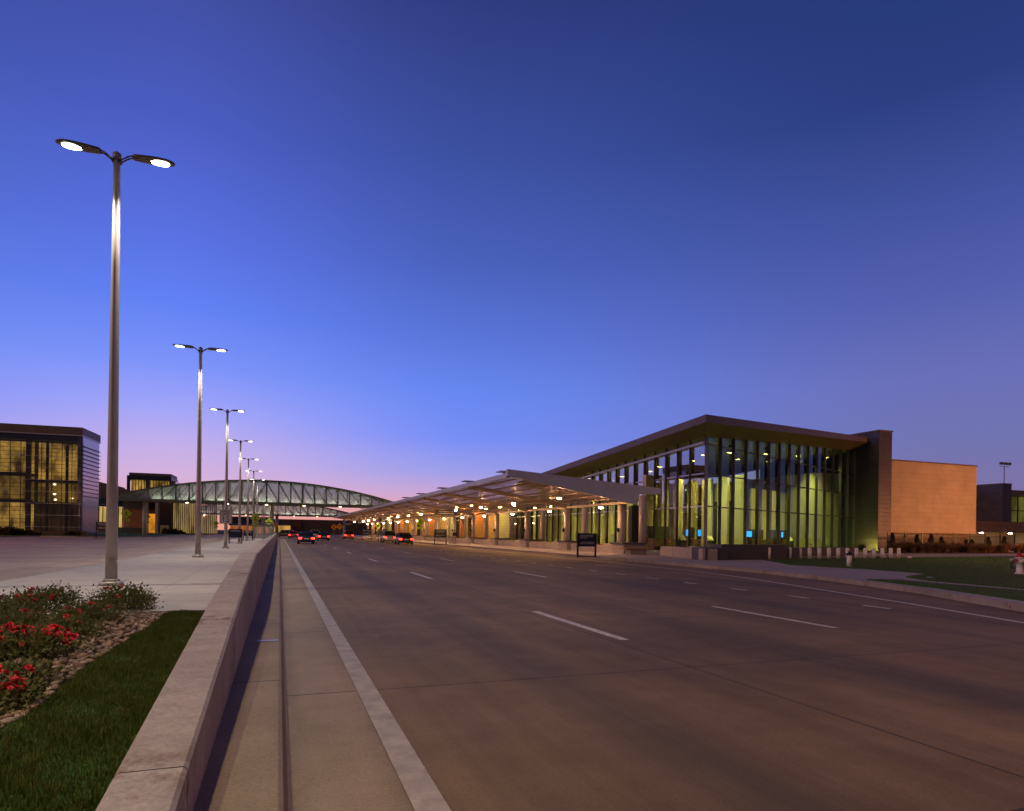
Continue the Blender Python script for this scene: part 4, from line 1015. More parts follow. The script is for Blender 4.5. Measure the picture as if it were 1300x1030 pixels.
for i in range(nb):
    a=i*W/nb; b=MB(); b.quad(f(a+.06,.1,.4),f(a+W/nb-.06,.1,.4),f(a+W/nb-.06,.1,H-3),f(a+.06,.1,H-3)); b.build('glazing_bay',M['lglass'],off)
    b=MB(); lbox(b,f,a-.05,a+.05,-.12,.09,.3,H-3); b.build('mullion',M['mullion'],off)
for i in range(22):
    z=1.6+i*.98
    b=MB(); lbox(b,f,0,W,-.42,-.36,z,z+.09); b.build('sunshade_rail',M['mullion'] if i%3 else M['mullionlight'],off)
# side face with louvres
sd=13.4; g=lambda a,c,z:f(W+c,a,z)
b=MB(); lbox(b,lambda a,c,z:g(a,c,z),0,sd,-.6,-.01,.1,H-1.51); b.build('side_wall',M['louvre'],off)
b=MB(); lbox(b,g,0,sd,-1.0,-.61,8.6,H-1.51); b.build('side_cladding',M['louvre'],off)
for i in range(13):
    z=9.6+i*1.05; b=MB(); lbox(b,g,0,sd+.3,-.0,.35,z,z+.13); b.build('louvre_blade',M['mullion'],off)
b=MB(); lbox(b,f,.1,W-.1,9,13.5,.1,H-1.52); b.build('core_wall',M['interiordark'],off)
# blue canopy light glow inside
b=MB(); pts=[(0,6.0),(2,6.25),(4.2,6.1),(6.3,6.35),(8.2,5.9),(9.2,5.5)]
for p,q in zip(pts[:-1],pts[1:]): b.bar(f(p[0]+3.6,3.2,p[1]),f(q[0]+3.6,3.2,q[1]),.6,.45)
b.build('blue_light_strip',emit('blue_strip_glow',(.05,.35,1),1.8),off)
for i,(a,z) in enumerate(((4.0,16.5),(4.2,9.2),(xm+5.0,12.5),(xm+5.0,10.0),(xm+5.2,8.6),(xm-.9,15),(xm+6.2,24.0),(7.6,24.2))):
    p=f(a,2.2,z); b=MB(); b.lathe([(.05,-.25),(.33,-.1),(.33,.1),(.05,.2)],p,8); b.build('ceiling_lamp',emit('office_lamp_glow_%s'%ORD[i],(1,.85,.55),5),off)
# low wall and brown shrubs in front
b=MB(); lbox(b,f,-.2,W,-.28,13.9,-.45,.35); b.build('plinth',M['granite'],off)
off.scale=(.775,.775,.775); off.location=(Lp[0]*.775,Lp[1]*.775,.3375)
w0=[q*.775 for q in f(-10,-9,0)]; w1=[q*.775 for q in f(W+3,-6,0)]
b=MB(); b.bar((w0[0],w0[1],.5),(w1[0],w1[1],.5),.4,.8); tag(b.build('garden_wall',M['brownwall']),'long low brown wall in front of the tall glass corner building','wall')
# low glass wing right of the office, up to the middle building
Pm=[C2W(-109.4,161),C2W(-85,190)]
mid=thing('middle_building','low brown building with an orange wall and white door portal behind the grass','building',(-40,215,0))
Ym=215
def mb(x0,x1,y0,y1,z0,z1,name,m): b=MB(); b.box(x0,x1,y0,y1,z0,z1); return b.build(name,m,mid)
X_=lambda px:XatY(px,Ym)
mb(X_(100),X_(146),Ym+3,Ym+12,9.0,14.2,'roof_block',M['brownwall'])
b=MB(); b.v=[]; b.prism([(X_(100),Ym+2),(X_(190),Ym+2),(X_(190),Ym+14),(X_(100),Ym+14)],10.5,lambda x,y:16.5-(x-X_(100))/(X_(190)-X_(100))*5.2); b.build('sloping_roof',M['parapetb'],mid)
mb(X_(100),X_(187),Ym+1.0,Ym+2,7.9,10.49,'blue_glass_band',panelled('blue_glass_band',(.03,.05,.09),3.4,2.8,.1,.15,axis='X',seam=.08,mort=3))
mb(X_(100),X_(154),Ym+1.2,Ym+1.6,.3,7.8,'lit_glass_wall',litwall('low_wing_interior',(.72,.50,.13),.62,sx=.5,sz=2.4,amt=.5,scale=.3))
b=MB()
for px in range(104,156,5): b.box(X_(px)-.1,X_(px)+.1,Ym+.9,Ym+1.19,.3,7.8)
b.build('window_frame',M['mullion'],mid)
mb(X_(155),X_(187),Ym+.9,Ym+1.8,.3,7.2,'orange_wall',panelled('orange_timber_panel',(.42,.17,.07),3.3,8,.08,.5,axis='X',seam=.04))
mb(X_(155),X_(187),Ym+.9,Ym+1.8,7.21,10.4,'upper_wall',M['brownwall'])
mb(X_(100),X_(187),Ym+.2,Ym+.85,.1,1.8,'plinth',M['granite'])
# portal
mb(X_(185),X_(188.6),Ym-2.5,Ym+.8,.1,11.2,'portal_post',M['column']); mb(X_(198.5),X_(202),Ym-2.5,Ym+.8,.1,10.6,'portal_post',M['column']); mb(X_(188.61),X_(198.49),Ym-2.5,Ym+.8,9.8,10.6,'portal_head',M['column'])
mb(X_(188.7),X_(198.4),Ym+.2,Ym+.6,.3,6.0,'door',litwall('orange_door_glow',(1,.38,.03),.75,sx=3,sz=3,amt=.25,scale=.3))
mb(X_(188.7),X_(198.4),Ym+.2,Ym+.6,6.01,7.2,'door_head',M['terrawall']); mb(X_(188.7),X_(198.4),Ym+.2,Ym+.6,7.21,9.79,'dark_panel',M['interiordark'])
mb(X_(202.1),X_(218),Ym,Ym+2,.1,10.2,'dark_wall',M['brownwall'])
mb(X_(218.1),X_(252),Ym+1.5,Ym+1.9,.3,9.6,'lit_glass_wall',litwall('middle_wing_interior',(.72,.52,.17),.62,sx=.35,sz=3,amt=.45,scale=.3))
mb(X_(252.1),X_(275),Ym+1.5,Ym+1.9,.3,6.0,'lit_glass_wall',litwall('middle_wing_interior_two',(.70,.50,.17),.55,sx=.35,sz=3,amt=.45,scale=.3))
b=MB()
for i in range(24): px=218.5+i*2.4; b.box(X_(px)-.08,X_(px)+.08,Ym+1.0,Ym+1.49,.2,9.6)
b.build('window_frame',M['mullion'],mid)
b=MB(); x0_,x1_=X_(218.1),X_(275); 
b.quad((x0_,Ym+.9,.3),(x1_,Ym+.9,.3),(x1_,Ym+.9,9.6),(x0_,Ym+.9,9.6)); b.build('glazing',glass('middle_glass',(.85,.8,.75),.18),mid)
mb(X_(150),X_(276),Ym-.5,Ym+14,10.7,11.2,'roof_edge',mat('flat_roof_edge',(.33,.29,.22),.5))
# skirt roof with the truss look running from the bridge end
mb(X_(190),X_(276),Ym+1,Ym+14,9.7,10.69,'soffit_band',M['terrawall'])
tow=thing('glass_office_tower','small distant yellow lit glass tower rising above the footbridge end','building',(-60,262,0))
Yt2=262; T_=lambda px:XatY(px,Yt2)
def tb(x0,x1,y0,y1,z0,z1,name,m): b=MB(); b.box(x0,x1,y0,y1,z0,z1); return b.build(name,m,tow)
tb(T_(160),T_(216.5),Yt2,Yt2+16,19.3,20.8,'head_band',M['navyframe']); tb(T_(162),T_(216),Yt2+1,Yt2+15,20.81,21.9,'roof_parapet',M['parapetb'])
tb(T_(160),T_(163.3),Yt2,Yt2+1,9,19.29,'corner_pier',M['navyframe']); tb(T_(214),T_(216.5),Yt2,Yt2+1,9,19.29,'corner_pier',M['navyframe']); tb(T_(184),T_(188),Yt2,Yt2+1,9,19.29,'mid_pier',M['navyframe'])
tb(T_(163.4),T_(183.9),Yt2+2.5,Yt2+3,9,19.29,'lit_interior_wall',M['officeglow']); tb(T_(188.1),T_(213.9),Yt2+2.5,Yt2+3,9,19.29,'lit_interior_wall',M['officeglow'])
tb(T_(163.4),T_(213.9),Yt2+3.2,Yt2+15,0,19.29,'core_wall',M['interiordark'])
b=MB()
for i in range(14): px=163.5+i*3.7; b.box(T_(px)-.1,T_(px)+.1,Yt2+.5,Yt2+.8,9,19.29)
b.build('mullion',M['mullion'],tow)
tb(T_(216.6),T_(220),Yt2+4,Yt2+16,9,19.6,'side_cladding',M['louvre'])
for i in range(5): tb(T_(216.7),T_(224),Yt2+3.5,Yt2+15,12.5+i*1.35,12.7+i*1.35,'louvre_blade',M['mullion'])
# things by the middle building
b=MB(); x0_,x1_=XatY(203,208),XatY(214,208)
for i in range(6): b.box(x0_+i*(x1_-x0_)/6+.02,x0_+(i+1)*(x1_-x0_)/6-.06,208,208.5,.15,2.6)
b.box(x0_,x1_,208.06,208.4,.3,.5); b.box(x0_,x1_,208.06,208.4,2.1,2.3)
tag(b.build('slatted_screen',mat('pale_screen',(.6,.5,.28),.6)),'pale slatted screen beside the white door portal','screen')
# lamp post in front of the tall building
o=copy_tree(lamp0); X,Y=G(102,676.5,.16); o.location=(X,Y,.16); o['label']='lone street lamp in front of the tall glass corner building'; del o['group']
# shelter in the median
X,Y=G(335,685.5); s=thing('shelter','small glass shelter on the median beyond the sign boards','shelter',(X,Y,.15))
for ax_ in (-1.3,0,1.3):
    for ay_ in (0,1.4): b=MB(); b.box(X+ax_-.04,X+ax_+.04,Y+ay_-.04,Y+ay_+.04,.15,2.6); b.build('post',M['galv'],s)
b=MB(); b.box(X-1.5,X+1.5,Y-.2,Y+1.6,2.601,2.72); b.build('roof',M['galv'],s)
b=MB(); b.quad((X-1.25,Y+1.4,.3),(X+1.25,Y+1.4,.3),(X+1.25,Y+1.4,2.5),(X-1.25,Y+1.4,2.5)); b.build('glass_panel',M['bglass'],s)

# ================================================================== CARS
def carpaint(name,col,metal=.4):
    t=NT(name); p=t.princ((*col,1),.32,metal,None,.5,Coat_Weight=1.0,Coat_Roughness=.05); return t.m
PAINT={'charcoal':carpaint('charcoal_paint',(.035,.033,.032)),'silver':carpaint('silver_paint',(.35,.36,.36),.6),'blue':carpaint('dark_blue_paint',(.012,.025,.09)),'red':carpaint('bright_red_paint',(.50,.012,.010),.1),'white':carpaint('white_car_paint',(.6,.6,.6),.0),'maroon':carpaint('maroon_paint',(.12,.01,.012),.2)}
def loft(b, rings, close=True, smooth=True, mi=0):
    k0=[]; 
    for r in rings:
        k0.append(len(b.v)); b.v += r
    n=len(rings[0])
    for a,c in zip(k0[:-1],k0[1:]):
        for i in range(n):
            j=(i+1)%n; b.f.append((a+i,c+i,c+j,a+j)); b.m.append(mi); b.sm.append(smooth)
    b.f.append(tuple(k0[0]+i for i in range(n))); b.m.append(mi); b.sm.append(False)
    b.f.append(tuple(k0[-1]+i for i in range(n))[::-1]); b.m.append(mi); b.sm.append(False)
def make_car(kind,paint,lit='tail'):
    t=thing('car','','car',(0,0,0))
    suv = kind=='suv'
    L_=4.55 if suv else 4.75; Wd=.92; hb=1.02 if suv else .92; hr=1.68 if suv else 1.44
    # body: stations along y (rear -L/2 .. front +L/2): y, z bottom, z top, half width
    st=[(-L_/2,.42,hb-.16,Wd-.12),(-L_/2+.06,.32,hb-.04,Wd-.05),(-L_/2+.35,.24,hb,Wd),(-1.35,.20,hb,Wd+.01),(0,.20,hb-.03,Wd+.01),(1.1,.20,hb-.03,Wd),(L_/2-.7,.22,hb-.12,Wd-.02),(L_/2-.15,.28,hb-.26,Wd-.10),(L_/2,.38,hb-.40,Wd-.22)]
    b=MB(); rings=[]
    for y,z0,z1,w in st:
        m=(z0+z1)/2
        rings.append([(-w+.08,y,z0),(w-.08,y,z0),(w-.01,y,z0+.12),(w,y,m),(w-.03,y,z1-.10),(w-.12,y,z1),(-w+.12,y,z1),(-w+.03,y,z1-.10),(-w,y,m),(-w+.01,y,z0+.12)])
    loft(b,rings); body=b.build('body',PAINT[paint],t)
    # greenhouse
    if suv: g=[(-L_/2+.22,hb-.02,hb,.80),(-L_/2+.42,hb-.02,hr-.08,.68),(-L_/2+.75,hb-.02,hr,.66),(.2,hb-.02,hr,.66),(.75,hb-.02,hr-.10,.66),(1.35,hb-.04,hb-.02,.78)]
    else: g=[(-L_/2+.55,hb-.02,hb,.78),(-1.15,hb-.02,hr-.09,.64),(-.75,hb-.02,hr,.60),(.15,hb-.02,hr,.60),(.55,hb-.02,hr-.08,.61),(1.35,hb-.05,hb-.03,.76)]
    b=MB(); rings=[]
    for y,z0,z1,w in g:
        wb=.80; rings.append([(-wb,y,z0),(wb,y,z0),(w+.02,y,z1-.05 if z1-z0>.1 else z1),(w-.06,y,z1),(-w+.06,y,z1),(-w-.02,y,z1-.05 if z1-z0>.1 else z1)])
    loft(b,rings); gh=b.build('windows',M['carglass'],t)
    b=MB(); y0=(g[2][0]-.12); y1=g[4][0]+.02
    rr=[]
    for y in (y0,(y0+y1)/2,y1): rr.append([(-.66,y,hr-.10),(.66,y,hr-.10),(.60,y,hr-.005),(.50,y,hr+.03),(-.50,y,hr+.03),(-.60,y,hr-.005)])
    loft(b,rr); b.build('roof',PAINT[paint],t)
    for sx in (-1,1):
        for (p,q) in (((.80,g[0][0]+.02,hb-.01),(.66,g[2][0]-.05,hr-.05)),((.79,-.25,hb),(.655,-.25,hr-.05)),((.79,1.28,hb-.03),(.655,g[4][0],hr-.06))):
            b=MB(); b.bar((sx*p[0],p[1],p[2]),(sx*q[0],q[1],q[2]),.05,.10,up=(1,0,0)); b.build('pillar',PAINT[paint],t)
    for sx in (-1,1):
        for y in (-1.42,1.42):
            b=MB(); b.tube((sx*(Wd-.20),y,.33),(sx*(Wd+.015),y,.33),.33,.33,22); wh=b.build('wheel',M['tyre'],t)
            b=MB(); b.tube((sx*(Wd+.016),y,.33),(sx*(Wd+.03),y,.33),.20,.17,16); b.build('rim',M['rim'],wh)
        b=MB(); b.box(sx*(Wd-.06),sx*(Wd-.42),-L_/2-.015,-L_/2+.12,hb-.34,hb-.16); b.build('tail_light',M[lit],t)
        b=MB(); b.box(sx*(Wd-.28),sx*(Wd-.55),L_/2-.10,L_/2+.01,hb-.52,hb-.40); b.build('headlight',M['headlamp'],t)
        b=MB(); b.box(sx*(Wd+.0),sx*(Wd+.17),.78,.90,hb-.02,hb+.13); b.build('mirror',PAINT[paint],t)
    b=MB(); b.box(-.80,.80,-L_/2-.07,-L_/2+.05,.34,.52); b.build('bumper',PAINT[paint],t)
    b=MB(); b.box(-.26,.26,-L_/2-.085,-L_/2-.071,.56,.70); b.build('licence_plate',M['plate'],t)
    b=MB(); b.box(-.6,.6,-L_/2-.02,-L_/2+.2,.24,.335); b.build('valance',M['tyre'],t)
    return t
def put(o,px,py,label,rz=0,X=None,Y=None):
    if X is None: X,Y=G(px,py,0)
    o.location=(X,Y,.004); o.rotation_euler=(0,0,rz); o['label']=label; return o
put(make_car('sedan','charcoal'),0,0,'charcoal sedan with tail lights lit, parked at the kerb behind the silver car',R(-2),14.7,YatX(516,14.7)+2)
put(make_car('suv','silver'),0,0,'silver car parked just ahead of the charcoal sedan',R(-2),15.0,YatX(495.5,15.0)+2)
put(make_car('suv','red'),0,0,'bright red car waiting near the far footbridge crossing',0,XatY(443,128),130)
put(make_car('sedan','blue'),0,0,'dark blue car driving away in the lane beside the low wall',0,2.9,78)
put(make_car('sedan','charcoal'),0,0,'charcoal car driving away in the second lane past the blue car',0,6.6,106)
put(make_car('suv','white'),0,0,'white car stopped in the second lane under the near footbridge',0,6.4,128)
put(make_car('sedan','red'),0,0,'red sedan stopped in the wall-side lane under the near footbridge',0,2.6,136)
put(make_car('suv','charcoal'),0,0,'black car turning across the far end of the median',R(78),XatY(362,160),160)

# ================================================================== VEGETATION
def leafmat(name,c1,c2,c3):
    t=NT(name); n=t.noise(7,3,.6); f=t.noise(60,2,.6)
    c=t.ramp(n,[(.3,(*c1,1)),(.5,(*c2,1)),(.72,(*c3,1))]); c=t.mix(.6,c,t.ramp(f,[(.3,(.6,.6,.6,1)),(.7,(1.3,1.3,1.3,1))]),'MULTIPLY')
    p=t.N('BsdfPrincipled'); t.L(c,p.inputs['Base Color']); p.inputs['Roughness'].default_value=.55; p.inputs['Specular IOR Level'].default_value=.3
    tl=t.N('BsdfTranslucent'); t.L(c,tl.inputs[0]); m=t.N('MixShader'); m.inputs[0].default_value=.25; t.L(p.outputs[0],m.inputs[1]); t.L(tl.outputs[0],m.inputs[2]); t.L(m.outputs[0],t.out.inputs[0]); return t.m
M['roseleaf']=leafmat('rose_leaf',(.075,.09,.02),(.13,.14,.035),(.22,.16,.06))
M['petal']=mat('rose_petal',(.85,.02,.035),.55,0,.35,30)
M['petal2']=mat('rose_petal_deep',(.80,.05,.07),.55,0,.3,30)
M['stem']=mat('woody_stem',(.07,.05,.03),.8,0,.2,20)
M['blade']=leafmat('grass_blade',(.044,.068,.006),(.070,.090,.010),(.13,.115,.02))
M['drygrass']=leafmat('dry_grass',(.13,.075,.035),(.20,.12,.055),(.28,.17,.08))
M['needle']=leafmat('dark_needle',(.012,.022,.008),(.02,.035,.012),(.035,.045,.018))
M['stone']=None
def np_mesh(name, V, Fq, m, parent=None, smooth=False, matidx=None):
    me=bpy.data.meshes.new(name); nv=len(V); nf,k=Fq.shape
    me.vertices.add(nv); me.vertices.foreach_set('co',V.astype(np.float32).ravel())
    me.loops.add(nf*k); me.loops.foreach_set('vertex_index',Fq.astype(np.int32).ravel())
    me.polygons.add(nf); me.polygons.foreach_set('loop_start',np.arange(0,nf*k,k,dtype=np.int32))
    me.polygons.foreach_set('use_smooth',np.full(nf,smooth))
    for x in (m if isinstance(m,list) else [m]): me.materials.append(x)
    if matidx is not None: me.polygons.foreach_set('material_index',matidx.astype(np.int32))
    me.update(calc_edges=True)
    o=bpy.data.objects.new(name,me); COL.objects.link(o); o.parent=parent; return o
def leaves(P, N, size, aspect=.55, rng=rng, droop=0):
    """pointed folded leaf (2 quads) at each P with direction N"""
    n=len(P); N=N/np.linalg.norm(N,axis=1,keepdims=True)
    R_=rng.normal(size=(n,3)); S=np.cross(N,R_); S/=np.linalg.norm(S,axis=1,keepdims=True); U=np.cross(S,N)
    sz=(size*rng.uniform(.6,1.3,n))[:,None]; w=sz*aspect*.5
    a=P; tip=P+N*sz; l=P+N*sz*.5+S*w+U*w*.35; r=P+N*sz*.5-S*w+U*w*.35; mdl=P+N*sz*.5
    V=np.stack([a,l,tip,r],1).reshape(-1,3); Fq=np.arange(n*4).reshape(n,4); return V,Fq
# --- rose bushes
def make_rose_geom(seed,rad,h,n):
    g=np.random.default_rng(seed)
    # clumpy crown: many small clusters on arching stems
    nc=int(26+rad*20); th=g.uniform(0,2*pi,nc); rr=rad*np.sqrt(g.uniform(0,1,nc)); zz=h*(.35+.65*g.uniform(0,1,nc))*(1-.45*(rr/rad)**2)
    C=np.stack([rr*np.cos(th),rr*np.sin(th),zz],1)
    per=n//nc; idx=np.repeat(np.arange(nc),per)
    P=C[idx]+g.normal(size=(len(idx),3))*np.array([.085,.085,.055])*(.7+rad); P[:,2]=np.maximum(P[:,2],.02)
    N=(P-C[idx])*3+g.normal(size=P.shape)*.35+np.array([0,0,.35]); 
    V,Fq=leaves(P,N,.045,.62,g); return C,V,Fq
def make_flower(seed,r=.045):
    g=np.random.default_rng(seed); V=[];Fq=[]
    for ring,(k,rad,el) in enumerate(((5,1.0,.25),(5,.75,.6),(4,.5,1.0),(3,.28,1.3))):
        for i in range(k):
            a=2*pi*(i+ring*.5+g.uniform(-.15,.15))/k; d=np.array([cos(a)*cos(el),sin(a)*cos(el),sin(el)]); s=np.array([-sin(a),cos(a),0]); L_=r*rad; w=L_*.62
            b0=np.array([0,0,0.]); b1=d*L_*.55+s*w; b2=d*L_*1.05+np.array([0,0,.1*L_]); b3=d*L_*.55-s*w
            n=len(V); V+=[b0,b1,b2,b3]; Fq.append((n,n+1,n+2,n+3))
    return V,Fq
flowmesh=[]
for i in range(4):
    # a head of 3-6 blooms
    g=np.random.default_rng(50+i); V=[];Fq=[];mi=[]
    for q in range((1,3,5,7)[i]):
        v,f_=make_flower(80+i*10+q,g.uniform(.038,.055)); c=np.array([g.uniform(-.07,.07),g.uniform(-.07,.07),g.uniform(-.02,.05)]) if i else np.zeros(3)
        tl=g.normal(size=3)*.5; tl[2]=1; tl[1]-=.35; tl/=np.linalg.norm(tl)
        q_=Vector((0,0,1)).rotation_difference(Vector(tl)); k=len(V)
        for p in v: p=q_@Vector(p); V.append((p.x+c[0],p.y+c[1],p.z+c[2]))
        Fq+= [tuple(k+x for x in ff) for ff in f_]; mi+=[g.integers(0,2)]*len(f_)
    me=bpy.data.meshes.new('rose'); me.from_pydata(V,[],Fq); me.materials.append(M['petal']); me.materials.append(M['petal2']); me.polygons.foreach_set('material_index',mi); me.update(); flowmesh.append(me)
ROSES=[ # px,py of foot centre, radius, height, leaves, blooms, label
 (58,776,.42,.34,2600,7,'leafy red rose bush at the pavement edge, left of the nearest lamp pole'),
 (6,790,.42,.34,2400,7,'red rose bush cut by the photo edge, next to the pavement'),
 (158,776,.40,.38,2800,6,'dark leafed rose bush with few blooms just below the nearest lamp pole'),
 (80,812,.36,.20,2200,5,'low spreading green rose bush between the pavement and the pebbles'),
 (52,836,.29,.27,2000,34,'rose bush covered in a dense cluster of red blooms'),
 (12,838,.27,.30,1700,20,'rose bush left of the densest cluster of blooms'),
 (14,872,.24,.16,1000,4,'low sparse rose bush in the pebbles'),
 (10,902,.16,.16,900,16,'small rose bush with bright red blooms nearest the photographer'),
 (108,790,.40,.24,2200,8,'low rose bush with scattered blooms beside the lamp pole base'),
 (28,802,.34,.24,1800,6,'rose bush in the middle of the bed behind the dense red cluster')]
SOILZ=.115
for i,(px,py,rad,h,n,nf,lab) in enumerate(ROSES):
    if px<-20: continue
    X,Y=G(px,py,SOILZ); t=thing('rose_bush',lab,'rose bush',(X,Y,SOILZ),'red rose bushes in the pebble bed')
    C,V,Fq=make_rose_geom(100+i,rad,h,n); np_mesh('foliage',V,Fq,M['roseleaf'],t)
    b=MB()
    for c in C: b.tube((c[0]*.15,c[1]*.15,-.02),(c[0]*.6,c[1]*.6,c[2]*.6),.008,.006,5,False); b.tube((c[0]*.6,c[1]*.6,c[2]*.6),tuple(c),.006,.003,5,False)
    me_=b; o=b.build('stem',M['stem'],None); o.parent=t
    g=random.Random(i)
    for k in range(nf):
        if i==4: a=g.uniform(-.3,.9); r_=rad*g.uniform(.2,1.0); x,y=r_*cos(a),r_*sin(a)*.9-.03
        else:
            a=g.uniform(0,2*pi); r_=rad*math.sqrt(g.random())*1.0; x,y=r_*cos(a),r_*sin(a)
        z=h*(1.02-.40*(r_/rad)**2)+g.uniform(-.03,.05)
        me=flowmesh[g.choice([0,1,1,2,2,3]) if i in(4,5,7) else g.choice([0,0,1,1,2])]
        o=bpy.data.objects.new('rose',me); COL.objects.link(o); o.parent=t; o.location=(x,y,z); o.rotation_euler=(g.uniform(-.4,.2),g.uniform(-.3,.3),g.uniform(0,6.28)); s_=g.uniform(.5,.75); o.scale=(s_,s_,s_)
# --- grass edge: boundary between pebbles and turf
BND=[G(232,766,.13),G(172,808,.13),G(101,854,.13),G(55,897,.13),G(6,925,.13),G(-60,952,.13),G(-160,1010,.13)]
def bx_at(y):
    P=sorted(BND,key=lambda p:p[1])
    if y<=P[0][1]: return P[0][0]
    for a,c in zip(P[:-1],P[1:]):
        if a[1]<=y<=c[1]: return a[0]+(c[0]-a[0])*(y-a[1])/(c[1]-a[1])
    return P[-1][0]
YT=11.62
pts=[(-.665,-3),(-.665,YT)]+[(bx_at(YT),YT)]+[p for p in sorted(BND,key=lambda p:-p[1]) if p[1]<YT]+[(sorted(BND,key=lambda p:p[1])[0][0],-3)]
a=sum(pts[i][0]*pts[(i+1)%len(pts)][1]-pts[(i+1)%len(pts)][0]*pts[i][1] for i in range(len(pts)))
if a<0: pts=pts[::-1]
b=MB(); b.prism(pts,.05,.135); tag(b.build('lawn',M['lawn']),kind='structure')
def blades(name,xs,ys,z,h,w,m,kind='stuff',g=rng,lean=.35):
    n=len(xs); P=np.stack([xs,ys,np.full(n,z)],1); a=g.uniform(0,2*pi,n); d=np.stack([np.cos(a),np.sin(a),np.zeros(n)],1)
    hh=(h*g.uniform(.5,1.25,n)*(.85+.28*np.sin(xs*3.1+ys*1.7)*np.sin(ys*4.3-xs*2.2)+.15*np.sin(xs*11+ys*7)))[:,None]; ww=(w*g.uniform(.6,1.2,n))[:,None]; b_=g.uniform(0,2*pi,n); L_=np.stack([np.cos(b_),np.sin(b_),np.zeros(n)],1)*(lean*g.uniform(.1,1.6,n))[:,None]
    mid=P+L_*hh*.35+np.array([0,0,1])*hh*.6; tip=P+L_*hh*1.1+np.array([0,0,1])*hh
    V=np.stack([P-d*ww,P+d*ww,mid+d*ww*.7,mid-d*ww*.7,tip],1).reshape(-1,3)
    q=np.arange(n)[:,None]*5
    me=bpy.data.meshes.new(name); F4=q+np.array([[0,1,2,3]]); F3=q+np.array([[3,2,4]])
    tot=np.concatenate([F4,F3],1).astype(np.int32)
    me.vertices.add(n*5); me.vertices.foreach_set('co',V.astype(np.float32).ravel()); me.loops.add(n*7); me.loops.foreach_set('vertex_index',tot.ravel())
    me.polygons.add(n*2); ls=np.stack([np.arange(n)*7,np.arange(n)*7+4],1).astype(np.int32).ravel(); me.polygons.foreach_set('loop_start',ls)
    me.materials.append(m); me.update(calc_edges=True); o=bpy.data.objects.new(name,me); COL.objects.link(o)
    if kind: o['kind']=kind
    return o
N=85000
ys=1.8+(YT-1.8)*rng.uniform(0,1,N)**1.35; lo=np.array([bx_at(y) for y in ys]); xs=lo+( -.668-lo)*rng.uniform(-.01,1,N)
lo=lo+np.sin(ys*9)*.03
k=(xs>lo+rng.normal(0,.02,N)-.02)
blades('grass',xs[k],ys[k],.13,.055,.0028,M['blade'])
# thin blades over the lawns on the right, near part only
def inpoly(x,y,P):
    c=np.zeros(len(x),bool); j=len(P)-1
    for i in range(len(P)):
        xi,yi=P[i]; xj,yj=P[j]; m_=((yi>y)!=(yj>y))&(x<(xj-xi)*(y-yi)/(yj-yi+1e-12)+xi); c^=m_; j=i
    return c
for P,z in ((lawn1,.185),(lawn2,.18)):
    N=60000; xs=rng.uniform(13,55,N); ys=rng.uniform(-2,36,N); m_=inpoly(xs,ys,P)&(ys>xs*.25); blades('grass',xs[m_],ys[m_],z,.07,.006,M['blade'])
# --- pebbles
def ico():
    import bmesh
    bm=bmesh.new(); bmesh.ops.create_icosphere(bm,subdivisions=1,radius=1); V=np.array([v.co[:] for v in bm.verts]); Fq=np.array([[v.index for v in f_.verts] for f_ in bm.faces]); bm.free(); return V,Fq
def stonemat():
    t=NT('river_pebble'); g=t.N('NewGeometry'); w=g.outputs['Random Per Island']
    c=t.ramp(w,[(0,(.16,.095,.06,1)),(.3,(.28,.19,.13,1)),(.55,(.40,.24,.14,1)),(.75,(.26,.20,.16,1)),(1,(.50,.37,.26,1))])
    c=t.mix(.6,c,t.ramp(t.noise(22,4,.6),[(.3,(.6,.58,.56,1)),(.7,(1.25,1.22,1.2,1))]),'MULTIPLY')
    t.princ(c,.7,0,t.bump(t.noise(60,3,.6),.3,.005),.3); return t.m
M['stone']=stonemat()
iv,if_=ico(); N=7500
ys=2.6+(YT-2.6)*rng.uniform(0,1,N)**1.1; hi=np.array([bx_at(y) for y in ys]); width=np.minimum(5.0,1.0+ys*.62); xs=hi-.02-width*rng.uniform(0,1,N)**1.1
sc_=rng.uniform(.022,.052,N)*np.where(rng.uniform(0,1,N)<.1,1.5,1)
S=np.stack([sc_*rng.uniform(.9,1.5,N),sc_*rng.uniform(.6,1.0,N),sc_*rng.uniform(.35,.55,N)],1); an=rng.uniform(0,pi,N)
V=iv[None]*(1+rng.normal(0,.07,(N,len(iv),1)))*S[:,None,:]
tx=rng.normal(0,.25,N)
V[...,2]+=V[...,0]*tx[:,None]
x=V[...,0]*np.cos(an)[:,None]-V[...,1]*np.sin(an)[:,None]; y=V[...,0]*np.sin(an)[:,None]+V[...,1]*np.cos(an)[:,None]
V=np.stack([x+xs[:,None],y+ys[:,None],V[...,2]+.105+sc_[:,None]*.25+rng.uniform(0,.03,N)[:,None]],2).reshape(-1,3)
Fq=(if_[None]+(np.arange(N)*len(iv))[:,None,None]).reshape(-1,3)
o=np_mesh('pebbles',V,Fq,M['stone'],None,True); o['kind']='stuff'
